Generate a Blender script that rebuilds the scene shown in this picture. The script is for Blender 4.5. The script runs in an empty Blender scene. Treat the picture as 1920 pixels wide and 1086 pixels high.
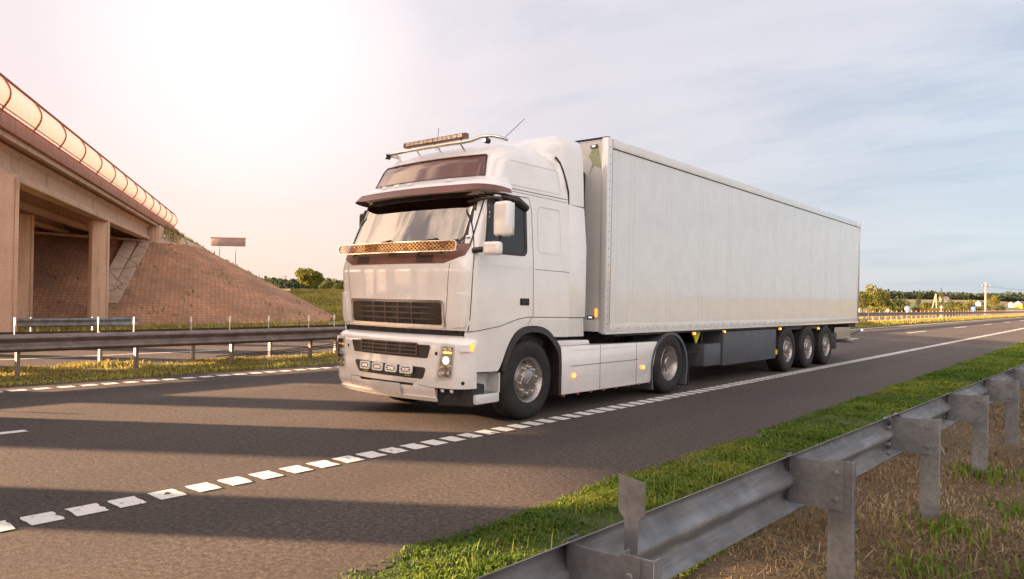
import bpy, bmesh, math, random
import numpy as np
from mathutils import Vector, Matrix
random.seed(7); RNG = np.random.default_rng(7)
SC = bpy.context.scene; COL = SC.collection
PI = math.pi; rad = math.radians

# ------------------------------------------------------------------ camera
CAM_H = 1.56; TH = rad(39.629); ROLL = rad(1.12)
cd = bpy.data.cameras.new("camera"); cam = bpy.data.objects.new("camera", cd); COL.objects.link(cam)
cd.sensor_width = 36; cd.lens = 36*1370/1920; cd.shift_y = 16.83/1920; cd.clip_end = 9000; cd.clip_start = .05
fw = Vector((-math.sin(TH), math.cos(TH), 0)); rt = Vector((math.cos(TH), math.sin(TH), 0)); up = Vector((0, 0, 1))
r2 = rt*math.cos(ROLL) + up*math.sin(ROLL); u2 = up*math.cos(ROLL) - rt*math.sin(ROLL)
M = Matrix((r2, u2, -fw)).transposed().to_4x4(); M.translation = Vector((0, 0, CAM_H)); cam.matrix_world = M
SC.camera = cam

# ------------------------------------------------------------------ light
SUN_TRAVEL = Vector((.815, .58, 0)).normalized(); EL = rad(10.2)
sd = SUN_TRAVEL*math.cos(EL) + Vector((0, 0, -math.sin(EL)))
sl = bpy.data.lights.new("sun", 'SUN'); sl.energy = 5.0; sl.angle = rad(.6); sl.color = (1.0, .64, .38)
so = bpy.data.objects.new("sun", sl); COL.objects.link(so); so.rotation_euler = sd.to_track_quat('-Z', 'Y').to_euler()
W = bpy.data.worlds.new("World"); SC.world = W; W.use_nodes = True
def build_world():
    nt = W.node_tree; N = nt.nodes; Lk = nt.links; N.clear()
    def n(t, **k):
        o = N.new(t)
        for a, b in k.items(): setattr(o, a, b)
        return o
    def L(a, b): Lk.new(a, b)
    def math_(op, a, b=None, c=None):
        m = n('ShaderNodeMath', operation=op)
        for i, v in enumerate((a, b, c)):
            if v is None: continue
            if isinstance(v, (int, float)): m.inputs[i].default_value = v
            else: L(v, m.inputs[i])
        return m.outputs[0]
    def mixc(f, a, b, mode='MIX'):
        m = n('ShaderNodeMix', data_type='RGBA', blend_type=mode)
        for i, v in ((0, f), (6, a), (7, b)):
            if isinstance(v, (int, float)): m.inputs[i].default_value = v
            elif isinstance(v, tuple): m.inputs[i].default_value = v + (1,)
            else: L(v, m.inputs[i])
        return m.outputs[2]
    def ramp(f, stops):
        r = n('ShaderNodeValToRGB'); L(f, r.inputs[0]); e = r.color_ramp.elements
        while len(e) < len(stops): e.new(.5)
        for q, (p, c) in zip(e, stops): q.position = p; q.color = (c, c, c, 1) if isinstance(c, (int, float)) else c + (1,)
        return r.outputs[0]
    sky = n('ShaderNodeTexSky', sky_type='NISHITA'); sky.sun_disc = False; sky.sun_elevation = EL
    sky.sun_rotation = math.atan2(-SUN_TRAVEL.x, -SUN_TRAVEL.y)
    tc = n('ShaderNodeTexCoord'); D = tc.outputs['Generated']
    sep = n('ShaderNodeSeparateXYZ'); L(D, sep.inputs[0])
    z = math_('MAXIMUM', sep.outputs[2], 0.0)
    den = math_('ADD', z, .13)
    cx = math_('DIVIDE', sep.outputs[0], den); cy = math_('DIVIDE', sep.outputs[1], den)
    cb = n('ShaderNodeCombineXYZ'); L(cx, cb.inputs[0]); L(cy, cb.inputs[1])
    def noise(sc, det, ro, dist=0.0, off=0.0):
        mp = n('ShaderNodeMapping'); L(cb.outputs[0], mp.inputs[0]); mp.inputs[1].default_value = (off, off*.7, 0)
        mp.inputs[2].default_value = (0, 0, TH); mp.inputs[3].default_value = (.7, 1.5, 1)
        t = n('ShaderNodeTexNoise'); L(mp.outputs[0], t.inputs['Vector']); t.inputs['Scale'].default_value = sc
        t.inputs['Detail'].default_value = det; t.inputs['Roughness'].default_value = ro; t.inputs['Distortion'].default_value = dist
        return t.outputs[0]
    n1 = noise(.42, 7, .55, .6, 3.1); n2 = noise(1.1, 8, .6, .3, 8.7); n3 = noise(.55, 4, .5, .3, 11.3)
    # side of the sky: 0 left (bright) .. 1 right (grey blue)
    def dotn(v):
        m = n('ShaderNodeVectorMath', operation='DOT_PRODUCT'); L(D, m.inputs[0]); m.inputs[1].default_value = v; return m.outputs['Value']
    g = Vector((-math.sin(rad(59.4))*math.cos(rad(18.5)), math.cos(rad(59.4))*math.cos(rad(18.5)), math.sin(rad(18.5))))
    dg = dotn(g)
    side = dotn(tuple(rt))
    sidef = ramp(math_('MULTIPLY_ADD', side, .5, .5), [(.34, 0.0), (.52, .5), (.80, 1.0)])
    cloudcol = mixc(sidef, (.290, .243, .250), (.258, .268, .290))
    greycol = mixc(sidef, (.250, .212, .228), (.175, .195, .228))
    f1 = ramp(n1, [(.36, 0.0), (.62, 1.0)])
    base = mixc(f1, greycol, cloudcol)
    # darker blue streaks, mostly to the right
    st = ramp(n2, [(.50, 0.0), (.66, 1.0)])
    st = math_('MULTIPLY', math_('MULTIPLY', st, math_('MULTIPLY_ADD', sidef, .9, .06)), .9)
    base = mixc(st, base, (.105, .140, .195))
    hi = ramp(n3, [(.50, 0.0), (.72, 1.0)])
    base = mixc(math_('MULTIPLY', hi, .5), base, (.305, .282, .285))
    # horizon band: bluish right, peach left
    hz = ramp(z, [(0.0, 1.0), (.12, .75), (.36, 0.0)])
    hcol = mixc(sidef, (.315, .205, .168), (.175, .210, .250))
    base = mixc(math_('MULTIPLY', hz, .85), base, hcol)
    # flare glow painted into the sky, away from where the sun stands
    gl = ramp(dg, [(.80, 0.0), (.93, .12), (.975, .32), (.994, .70), (1.0, 1.0)])
    base = mixc(gl, base, (.40, .36, .345))
    skyc = mixc(1.0, (0, 0, 0), sky.outputs[0], 'MIX')
    # sky behind the camera, out of view: bright warm clouds added to light the truck
    db = dotn(tuple(-sd))
    bc = ramp(dotn(tuple(-fw)), [(.02, 0.0), (.35, 1.0)])
    nb = n('ShaderNodeTexNoise'); L(D, nb.inputs['Vector']); nb.inputs['Scale'].default_value = 5.5; nb.inputs['Detail'].default_value = 8; nb.inputs['Roughness'].default_value = .62; nb.inputs['Distortion'].default_value = .4
    bcol = mixc(ramp(nb.outputs[0], [(.42, 0.0), (.58, 1.0)]), (.20, .185, .19), (1.12, 1.0, .93))
    base = mixc(bc, base, bcol)
    bk = ramp(db, [(.66, 0.0), (1.0, 1.0)])
    bk2 = math_('MULTIPLY', bk, ramp(nb.outputs[0], [(.42, .12), (.58, 1.0)]))
    base = mixc(math_('MULTIPLY', bk2, .8), base, (2.8, 1.95, 1.35))
    bg1 = n('ShaderNodeBackground'); L(base, bg1.inputs[0]); bg1.inputs[1].default_value = .50
    bg2 = n('ShaderNodeBackground'); L(skyc, bg2.inputs[0]); bg2.inputs[1].default_value = .05
    mx = n('ShaderNodeMixShader'); mx.inputs[0].default_value = .12; L(bg1.outputs[0], mx.inputs[1]); L(bg2.outputs[0], mx.inputs[2])
    out = n('ShaderNodeOutputWorld'); L(mx.outputs[0], out.inputs[0])
build_world()
SC.view_settings.view_transform = 'Standard'; SC.view_settings.look = 'None'; SC.view_settings.gamma = 1.0
SC.view_settings.exposure = 2.68
SC.render.engine = 'CYCLES'

# ------------------------------------------------------------------ helpers
def tag(o, label=None, cat=None, group=None, kind=None):
    if label: o['label'] = label
    if cat: o['category'] = cat
    if group: o['group'] = group
    if kind: o['kind'] = kind
    return o
def empty(name, loc=(0, 0, 0), rz=0, label=None, cat=None, group=None, parent=None):
    o = bpy.data.objects.new(name, None); COL.objects.link(o); o.location = loc; o.rotation_euler = (0, 0, rz)
    o.empty_display_size = .2
    if parent: o.parent = parent
    return tag(o, label, cat, group)
class MB:
    def __init__(s): s.v = []; s.f = []; s.m = []; s.cur = 0
    def add(s, vs, fs):
        b = len(s.v); s.v += [tuple(v) for v in vs]; s.f += [tuple(b+i for i in f) for f in fs]; s.m += [s.cur]*len(fs); return s
    def box(s, x0, y0, z0, x1, y1, z1):
        vs = [(x, y, z) for z in (z0, z1) for y in (y0, y1) for x in (x0, x1)]
        return s.add(vs, [(0, 2, 3, 1), (4, 5, 7, 6), (0, 1, 5, 4), (2, 6, 7, 3), (0, 4, 6, 2), (1, 3, 7, 5)])
    def hexa(s, a, b):   # two quads
        return s.add(list(a)+list(b), [(3, 2, 1, 0), (4, 5, 6, 7)] + [(i, (i+1) % 4, 4+(i+1) % 4, 4+i) for i in range(4)])
    def prism(s, poly, mapf, t0, t1):   # poly (u,v); mapf(u,v,t)
        n = len(poly); return s.add([mapf(u, v, t0) for u, v in poly]+[mapf(u, v, t1) for u, v in poly],
            [tuple(range(n-1, -1, -1)), tuple(range(n, 2*n))]+[(i, (i+1) % n, n+(i+1) % n, n+i) for i in range(n)])
    def tube(s, pts, r, seg=8, cap=True):
        P = [Vector(p) for p in pts]; n = len(P); rings = []
        rr = r if isinstance(r, (list, tuple)) else [r]*n
        ref = None
        for i, p in enumerate(P):
            d = (P[min(i+1, n-1)]-P[max(i-1, 0)]).normalized()
            a = Vector((0, 0, 1)) if abs(d.z) < .95 else Vector((1, 0, 0))
            if ref is not None: a = ref
            x = a.cross(d).normalized(); y = d.cross(x).normalized(); ref = y
            rings.append([p+(x*math.cos(2*PI*k/seg)+y*math.sin(2*PI*k/seg))*rr[i] for k in range(seg)])
        vs = [v for g in rings for v in g]; fs = []
        for i in range(n-1):
            for k in range(seg):
                fs.append((i*seg+k, i*seg+(k+1) % seg, (i+1)*seg+(k+1) % seg, (i+1)*seg+k))
        if cap: fs += [tuple(range(seg-1, -1, -1)), tuple((n-1)*seg+k for k in range(seg))]
        return s.add(vs, fs)
    def lathe(s, prof, c=(0, 0, 0), axis='X', seg=40, sgn=1, close=False):   # prof (a, r)
        vs = []; fs = []; m = len(prof)
        for k in range(seg):
            t = 2*PI*k/seg
            for a, r in prof:
                if axis == 'X': vs.append((c[0]+sgn*a, c[1]+r*math.cos(t), c[2]+r*math.sin(t)))
                elif axis == 'Y': vs.append((c[0]+r*math.cos(t), c[1]+sgn*a, c[2]+r*math.sin(t)))
                else: vs.append((c[0]+r*math.cos(t), c[1]+r*math.sin(t), c[2]+sgn*a))
        for k in range(seg):
            k2 = (k+1) % seg
            for j in range(m-1): fs.append((k*m+j, k*m+j+1, k2*m+j+1, k2*m+j))
        return s.add(vs, fs)
    def build(s, name, mats, parent=None, smooth=False, bevel=0, seg=2, angle=40):
        me = bpy.data.meshes.new(name); me.from_pydata(s.v, [], s.f)
        if not isinstance(mats, (list, tuple)): mats = [mats]
        for m in mats: me.materials.append(m)
        if len(mats) > 1: me.polygons.foreach_set('material_index', s.m)
        bm = bmesh.new(); bm.from_mesh(me); bmesh.ops.recalc_face_normals(bm, faces=bm.faces)
        if bevel:
            bmesh.ops.remove_doubles(bm, verts=bm.verts, dist=1e-5)
            ed = [e for e in bm.edges if len(e.link_faces) == 2 and e.calc_face_angle(0) > rad(30)]
            bmesh.ops.bevel(bm, geom=ed, offset=bevel, segments=seg, affect='EDGES', clamp_overlap=True, profile=.5)
            smooth = True
        bm.to_mesh(me); bm.free()
        if smooth:
            me.polygons.foreach_set('use_smooth', [True]*len(me.polygons)); me.set_sharp_from_angle(angle=rad(angle))
        me.update()
        o = bpy.data.objects.new(name, me); COL.objects.link(o)
        if parent: o.parent = parent
        return o
def dup_tree(o, parent=None):
    c = o.copy(); COL.objects.link(c)
    if parent: c.parent = parent
    for ch in list(o.children): dup_tree(ch, c)
    return c
def rpoly(pts, r, seg=5, sub=1):
    out = []; n = len(pts)
    rr = r if isinstance(r, (list, tuple)) else [r]*n
    cs = []
    for i in range(n):
        p = Vector(pts[i]); a = (Vector(pts[i-1])-p); b = (Vector(pts[(i+1) % n])-p); R_ = rr[i]
        if R_ <= 0: cs.append([tuple(p)]*(seg+1)); continue
        la, lb = a.length, b.length; a.normalize(); b.normalize(); ang = a.angle(b); d = min(R_/math.tan(ang/2), la*.49, lb*.49)
        p0 = p+a*d; p1 = p+b*d; q = []
        for k in range(seg+1):
            t = k/seg; q.append(tuple(p0*(1-t)**2+p*2*t*(1-t)+p1*t*t))
        cs.append(q)
    for i in range(n):
        out += cs[i]
        a = Vector(cs[i][-1]); b = Vector(cs[(i+1) % n][0])
        for k in range(1, sub): out.append(tuple(a.lerp(b, k/sub)))
    return out

# ------------------------------------------------------------------ materials
def nodes(name):
    m = bpy.data.materials.new(name); m.use_nodes = True; return m, m.node_tree, m.node_tree.nodes['Principled BSDF']
def setp(b, **k):
    for a, v in k.items():
        a = a.replace('_', ' ')
        b.inputs[a].default_value = v
def tex(nt, kind, scale, vec=None, **kw):
    t = nt.nodes.new(kind); t.inputs['Scale'].default_value = scale
    for a, v in kw.items(): t.inputs[a].default_value = v
    if vec is not None: nt.links.new(vec, t.inputs['Vector'])
    return t
def coord(nt, which='Object', scale=(1, 1, 1), rot=(0, 0, 0)):
    c = nt.nodes.new('ShaderNodeTexCoord'); mp = nt.nodes.new('ShaderNodeMapping'); mp.inputs['Scale'].default_value = scale; mp.inputs['Rotation'].default_value = rot
    nt.links.new(c.outputs[which], mp.inputs[0]); return mp.outputs[0]
def rampn(nt, f, stops):
    r = nt.nodes.new('ShaderNodeValToRGB'); nt.links.new(f, r.inputs[0]); e = r.color_ramp.elements
    while len(e) < len(stops): e.new(.5)
    for q, (p, c) in zip(e, stops): q.position = p; q.color = (c, c, c, 1) if isinstance(c, (int, float)) else tuple(c)+(1,)
    return r.outputs[0]
def mixn(nt, f, a, b, mode='MIX'):
    m = nt.nodes.new('ShaderNodeMix'); m.data_type = 'RGBA'; m.blend_type = mode
    for i, v in ((0, f), (6, a), (7, b)):
        if isinstance(v, (int, float)): m.inputs[i].default_value = v
        elif isinstance(v, tuple): m.inputs[i].default_value = v+(1,)
        else: nt.links.new(v, m.inputs[i])
    return m.outputs[2]
def bump(nt, b, h, strength, dist=.01):
    n = nt.nodes.new('ShaderNodeBump'); n.inputs['Strength'].default_value = strength; n.inputs['Distance'].default_value = dist
    nt.links.new(h, n.inputs['Height']); nt.links.new(n.outputs[0], b.inputs['Normal']); return n
def simple(name, col, rough=.5, metal=0, var=.12, scale=6, coat=0, bmp=0, bscale=60, emit=None, dirt=None):
    m, nt, b = nodes(name); v = coord(nt)
    t = tex(nt, 'ShaderNodeTexNoise', scale, v, Detail=5)
    lo = tuple(c*(1-var) for c in col); hi = tuple(min(1, c*(1+var)) for c in col)
    c = mixn(nt, rampn(nt, t.outputs[0], [(.3, 0.0), (.7, 1.0)]), lo, hi)
    if dirt:
        t2 = tex(nt, 'ShaderNodeTexNoise', dirt[1], v, Detail=8, Roughness=.65)
        c = mixn(nt, rampn(nt, t2.outputs[0], [(dirt[2], 0.0), (dirt[2]+.2, 1.0)]), c, dirt[0])
    nt.links.new(c, b.inputs['Base Color'])
    setp(b, Roughness=rough, Metallic=metal, Coat_Weight=coat, Coat_Roughness=.04)
    if bmp:
        t3 = tex(nt, 'ShaderNodeTexNoise', bscale, v, Detail=4); bump(nt, b, t3.outputs[0], bmp)
    if emit: b.inputs['Emission Color'].default_value = emit[0]+(1,); b.inputs['Emission Strength'].default_value = emit[1]
    return m
MT = {}
def paint(name, col, wav=.25):
    m, nt, b = nodes(name); v = coord(nt)
    t = tex(nt, 'ShaderNodeTexNoise', 3, v, Detail=6, Roughness=.6)
    c = mixn(nt, rampn(nt, t.outputs[0], [(.35, 0.0), (.75, 1.0)]), col, tuple(x*.90 for x in col))
    sp = nt.nodes.new('ShaderNodeSeparateXYZ'); nt.links.new(v, sp.inputs[0])
    t4 = tex(nt, 'ShaderNodeTexNoise', 26, v, Detail=7, Roughness=.7)
    # road dirt collected low on the body
    mr = nt.nodes.new('ShaderNodeMapRange'); nt.links.new(sp.outputs[2], mr.inputs[0])
    for i, q in ((1, 1.1), (2, .25), (3, 0.0), (4, .30)): mr.inputs[i].default_value = q
    mm = nt.nodes.new('ShaderNodeMath'); mm.operation = 'MULTIPLY'; nt.links.new(mr.outputs[0], mm.inputs[0]); nt.links.new(rampn(nt, t4.outputs[0], [(.3, .2), (.7, 1.0)]), mm.inputs[1])
    c = mixn(nt, mm.outputs[0], c, (.34, .28, .24)); nt.links.new(c, b.inputs['Base Color'])
    setp(b, Roughness=.34, Coat_Weight=1.0, Coat_Roughness=.05, Coat_IOR=1.7)
    t2 = tex(nt, 'ShaderNodeTexNoise', 1.3, v, Detail=2)
    bn = nt.nodes.new('ShaderNodeBump'); bn.inputs['Strength'].default_value = wav; bn.inputs['Distance'].default_value = .02
    nt.links.new(t2.outputs[0], bn.inputs['Height']); nt.links.new(bn.outputs[0], b.inputs['Normal']); nt.links.new(bn.outputs[0], b.inputs['Coat Normal'])
    return m
MT['white'] = paint('white_paint', (.87, .82, .79))
MT['trailer'] = paint('trailer_panel_paint', (.73, .71, .69), .14)
MT['trim'] = simple('trim_silver_white', (.62, .60, .58), .35, 0, .1, 8, .5)
MT['black'] = simple('black_plastic', (.028, .018, .015), .45, 0, .3, 12, 0, .1)
MT['dark'] = simple('underbody_dark', (.022, .020, .020), .7, 0, .4, 5, dirt=((.07, .06, .05), 9, .5))
MT['grey_box'] = simple('grey_side_panel', (.075, .078, .088), .55, 0, .15, 4, dirt=((.11, .10, .10), 14, .55))
MT['visor'] = simple('smoked_visor', (.17, .068, .045), .38, 0, .2, 3, 0)
MT['chrome'] = simple('polished_steel', (.78, .72, .66), .16, 1, .05, 10)
MT['alu'] = simple('brushed_aluminium', (.55, .53, .52), .32, 1, .12, 20, dirt=((.25, .22, .2), 30, .55))
MT['rim'] = simple('steel_rim', (.40, .36, .34), .36, .85, .15, 14, dirt=((.16, .12, .10), 18, .52))
def tyre_mat():
    m, nt, b = nodes('tyre_rubber'); v = coord(nt); t = tex(nt, 'ShaderNodeTexNoise', 7, v, Detail=6)
    nt.links.new(mixn(nt, rampn(nt, t.outputs[0], [(.35, 0.0), (.7, 1.0)]), (.010, .008, .008), (.024, .019, .018)), b.inputs['Base Color']); setp(b, Roughness=.75)
    w = tex(nt, 'ShaderNodeTexNoise', 60, v, Detail=3); bump(nt, b, w.outputs[0], .3, .004); return m
MT['tyre'] = tyre_mat()
MT['orange'] = simple('orange_lens', (.9, .22, .02), .2, 0, .05, 5, .5, emit=((1, .30, .03), .35))
MT['lamp_on'] = simple('lit_marker', (1, .45, .05), .3, 0, .02, 5, 0, emit=((1, .42, .06), 1.0))
MT['whitelamp'] = simple('lit_white_lamp', (.9, .9, .85), .2, 0, .02, 5, 0, emit=((1, .93, .80), .22))
MT['redlens'] = simple('red_lens', (.45, .03, .02), .25, 0, .1, 5, .5)
MT['slat'] = simple('grille_slat_plastic', (.13, .075, .058), .4, 0, .15, 8)
MT['clip'] = simple('brown_clip', (.16, .05, .02), .4, 0, .15, 8)
MT['yellow'] = simple('yellow_paint', (.62, .52, .04), .4, 0, .15, 6)
MT['interior'] = simple('cab_interior', (.16, .10, .07), .8, 0, .2, 5)
MT['seatm'] = simple('seat_fabric', (.12, .10, .10), .9, 0, .2, 15)
MT['fringe'] = simple('gold_fringe', (.95, .60, .14), .6, 0, .35, 60)
MT['plush'] = simple('plush_fur', (.55, .42, .32), .95, 0, .2, 40, 0, .4)
MT['plate'] = simple('blank_plate', (.62, .58, .54), .5, 0, .08, 30)
MT['reflector'] = simple('headlight_reflector', (.85, .82, .78), .08, 1, .1, 30, 0, .6, 45)
def glass(name, tint, refl):
    m = bpy.data.materials.new(name); m.use_nodes = True; nt = m.node_tree; nt.nodes.clear()
    o = nt.nodes.new('ShaderNodeOutputMaterial'); g = nt.nodes.new('ShaderNodeBsdfGlossy'); g.inputs['Roughness'].default_value = .02; g.inputs['Color'].default_value = (1, 1, 1, 1)
    tr = nt.nodes.new('ShaderNodeBsdfTransparent'); tr.inputs[0].default_value = tint+(1,)
    fr = nt.nodes.new('ShaderNodeLayerWeight'); fr.inputs[0].default_value = .35
    ad = nt.nodes.new('ShaderNodeMath'); ad.operation = 'MULTIPLY_ADD'; nt.links.new(fr.outputs['Fresnel'], ad.inputs[0]); ad.inputs[1].default_value = .9; ad.inputs[2].default_value = refl; ad.use_clamp = True
    nz = nt.nodes.new('ShaderNodeTexNoise'); nz.inputs['Scale'].default_value = 1.2; c = nt.nodes.new('ShaderNodeTexCoord'); nt.links.new(c.outputs['Object'], nz.inputs['Vector'])
    bp = nt.nodes.new('ShaderNodeBump'); bp.inputs['Strength'].default_value = .12; bp.inputs['Distance'].default_value = .03; nt.links.new(nz.outputs[0], bp.inputs['Height']); nt.links.new(bp.outputs[0], g.inputs['Normal'])
    mx = nt.nodes.new('ShaderNodeMixShader'); nt.links.new(ad.outputs[0], mx.inputs[0]); nt.links.new(tr.outputs[0], mx.inputs[1]); nt.links.new(g.outputs[0], mx.inputs[2]); nt.links.new(mx.outputs[0], o.inputs[0])
    return m
MT['wglass'] = glass('windshield_glass', (.80, .70, .60), .13)
MT['sglass'] = glass('side_glass', (.35, .28, .25), .0)
MT['topglass'] = simple('dark_upper_glass', (.10, .030, .020), .10, 0, .15, 2, .6)
MT['lens'] = glass('clear_lens', (.93, .93, .93), .05)
def mesh_metal():
    m, nt, b = nodes('perforated_screen'); v = coord(nt, 'Object', (1, 1, 1))
    sp = nt.nodes.new('ShaderNodeSeparateXYZ'); nt.links.new(v, sp.inputs[0])
    vo = nt.nodes.new('ShaderNodeTexVoronoi'); vo.voronoi_dimensions = '2D'; vo.inputs['Scale'].default_value = 30; vo.inputs['Randomness'].default_value = 0
    cb = nt.nodes.new('ShaderNodeCombineXYZ'); nt.links.new(sp.outputs[0], cb.inputs[0]); nt.links.new(sp.outputs[2], cb.inputs[1])
    mp = nt.nodes.new('ShaderNodeMapping'); mp.inputs['Rotation'].default_value = (0, 0, rad(45)); mp.inputs['Scale'].default_value = (.75, 1, 1); nt.links.new(cb.outputs[0], mp.inputs[0]); nt.links.new(mp.outputs[0], vo.inputs['Vector'])
    nt.links.new(rampn(nt, vo.outputs['Distance'], [(.36, 0.0), (.42, 1.0)]), b.inputs['Alpha'])
    t = tex(nt, 'ShaderNodeTexNoise', 5, v, Detail=3)
    nt.links.new(mixn(nt, rampn(nt, t.outputs[0], [(.42, 0.0), (.58, 1.0)]), (.22, .08, .025), (.62, .38, .16)), b.inputs['Base Color']); setp(b, Roughness=.25, Metallic=1); return m
MT['screen'] = mesh_metal()
def asphalt():
    m, nt, b = nodes('asphalt'); v = coord(nt, 'Object')
    a = tex(nt, 'ShaderNodeTexNoise', 70, v, Detail=4, Roughness=.85)
    vo = nt.nodes.new('ShaderNodeTexVoronoi'); vo.inputs['Scale'].default_value = 60; nt.links.new(v, vo.inputs['Vector'])
    l = tex(nt, 'ShaderNodeTexNoise', .35, coord(nt, 'Object', (1.6, .25, 1)), Detail=5)
    st = tex(nt, 'ShaderNodeTexNoise', 3, coord(nt, 'Object', (1.0, .035, 1)), Detail=4)
    c = mixn(nt, rampn(nt, a.outputs[0], [(.30, 0.0), (.72, 1.0)]), (.028, .021, .017), (.240, .186, .152))
    g2 = tex(nt, 'ShaderNodeTexNoise', 24, v, Detail=5, Roughness=.8)
    c = mixn(nt, rampn(nt, g2.outputs[0], [(.40, .75), (.56, 0.0)]), c, (.028, .023, .021))
    c = mixn(nt, rampn(nt, g2.outputs[0], [(.56, 0.0), (.70, .7)]), c, (.27, .212, .165))
    c = mixn(nt, rampn(nt, vo.outputs['Distance'], [(.05, .6), (.35, 0.0)]), c, (.135, .12, .112))
    c = mixn(nt, rampn(nt, l.outputs[0], [(.35, .45), (.65, 0.0)]), c, (.040, .036, .036))
    c = mixn(nt, rampn(nt, st.outputs[0], [(.52, 0.0), (.7, .35)]), c, (.095, .086, .082))
    sx = nt.nodes.new('ShaderNodeSeparateXYZ'); nt.links.new(v, sx.inputs[0])
    wv = nt.nodes.new('ShaderNodeMath'); wv.operation = 'MULTIPLY_ADD'; nt.links.new(sx.outputs[0], wv.inputs[0]); wv.inputs[1].default_value = 2*PI/1.83; wv.inputs[2].default_value = 2*PI*.62
    cw = nt.nodes.new('ShaderNodeMath'); cw.operation = 'COSINE'; nt.links.new(wv.outputs[0], cw.inputs[0])
    c = mixn(nt, rampn(nt, cw.outputs[0], [(.35, 0.0), (1.0, .22)]), c, (.055, .047, .043))
    sp = tex(nt, 'ShaderNodeTexNoise', 160, v, Detail=1)
    c = mixn(nt, rampn(nt, sp.outputs[0], [(.72, 0.0), (.76, .8)]), c, (.42, .40, .37))
    nt.links.new(c, b.inputs['Base Color']); setp(b, Roughness=.82)
    b.inputs['Specular IOR Level'].default_value = .35
    bump(nt, b, a.outputs[0], 1.0, .02); return m
MT['asphalt'] = asphalt()
def line_paint():
    m, nt, b = nodes('road_marking_paint'); v = coord(nt)
    a = tex(nt, 'ShaderNodeTexNoise', 7, v, Detail=7, Roughness=.7); f = tex(nt, 'ShaderNodeTexNoise', 70, v, Detail=3)
    c = mixn(nt, rampn(nt, f.outputs[0], [(.3, 0.0), (.7, 1.0)]), (.60, .57, .53), (.80, .77, .72))
    c = mixn(nt, rampn(nt, a.outputs[0], [(.60, 0.0), (.63, 1.0)]), c, (.07, .06, .06))
    nt.links.new(c, b.inputs['Base Color']); setp(b, Roughness=.6); bump(nt, b, f.outputs[0], .3, .005); return m
MT['line'] = line_paint()
def ground_mat():
    m, nt, b = nodes('meadow_ground'); g = nt.nodes.new('ShaderNodeNewGeometry'); P = g.outputs['Position']
    a = tex(nt, 'ShaderNodeTexNoise', .02, P, Detail=8, Roughness=.6); s = tex(nt, 'ShaderNodeTexNoise', 1.8, P, Detail=9, Roughness=.7); f = tex(nt, 'ShaderNodeTexNoise', 22, P, Detail=5, Roughness=.7)
    c = mixn(nt, rampn(nt, s.outputs[0], [(.35, 0.0), (.65, 1.0)]), (.11, .11, .028), (.22, .18, .055))
    c = mixn(nt, rampn(nt, a.outputs[0], [(.42, 0.0), (.55, .75)]), c, (.20, .17, .055))
    c = mixn(nt, rampn(nt, f.outputs[0], [(.4, .6), (.6, 0.0)]), c, (.055, .045, .018))
    nt.links.new(c, b.inputs['Base Color']); setp(b, Roughness=.95); bump(nt, b, s.outputs[0], .6, .08); return m
MT['ground'] = ground_mat()
def verge_mat(name, c1, c2, c3):
    m, nt, b = nodes(name); v = coord(nt)
    s = tex(nt, 'ShaderNodeTexNoise', 2.2, v, Detail=6, Roughness=.65); f = tex(nt, 'ShaderNodeTexNoise', 60, v, Detail=5, Roughness=.75)
    c = mixn(nt, rampn(nt, s.outputs[0], [(.38, 0.0), (.62, 1.0)]), c1, c2); c = mixn(nt, rampn(nt, f.outputs[0], [(.42, 1.0), (.58, 0.0)]), c, c3)
    nt.links.new(c, b.inputs['Base Color']); setp(b, Roughness=1.0); bump(nt, b, f.outputs[0], 1.0, .03); return m
MT['verge'] = verge_mat('green_verge_soil', (.07, .12, .025), (.10, .14, .03), (.05, .055, .02))
MT['dry'] = verge_mat('dry_verge_soil', (.24, .17, .09), (.17, .13, .06), (.09, .06, .035))
MT['median'] = verge_mat('median_soil', (.20, .15, .05), (.13, .13, .035), (.06, .042, .018))
def galv(name, c1, c2, rust=.0):
    m, nt, b = nodes(name); v = coord(nt)
    vo = nt.nodes.new('ShaderNodeTexVoronoi'); vo.inputs['Scale'].default_value = 45; nt.links.new(v, vo.inputs['Vector'])
    a = tex(nt, 'ShaderNodeTexNoise', 4, v, Detail=8, Roughness=.65); s = tex(nt, 'ShaderNodeTexNoise', 30, coord(nt, 'Object', (1, .12, 1)), Detail=6)
    c = mixn(nt, rampn(nt, a.outputs[0], [(.32, 0.0), (.68, 1.0)]), c1, c2)
    c = mixn(nt, .25, c, vo.outputs['Color'], 'OVERLAY') if False else c
    c = mixn(nt, rampn(nt, s.outputs[0], [(.45, 0.0), (.75, .55)]), c, (.13, .105, .09))
    t2 = tex(nt, 'ShaderNodeTexNoise', 9, v, Detail=8, Roughness=.7)
    c = mixn(nt, rampn(nt, t2.outputs[0], [(.64, 0.0), (.72, .6)]), c, (.16, .075, .035))
    nt.links.new(c, b.inputs['Base Color'])
    nt.links.new(rampn(nt, s.outputs[0], [(.3, .38), (.7, .62)]), b.inputs['Roughness'])
    setp(b, Metallic=.30); bump(nt, b, s.outputs[0], .10, .003); return m
MT['galv_flare'] = galv('flare_tinted_median_steel', (.15, .115, .105), (.29, .225, .20))  # brown tint puts the warm flare glow into the steel colour
MT['galv'] = galv('galvanised_steel', (.135, .140, .150), (.28, .28, .29))
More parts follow.
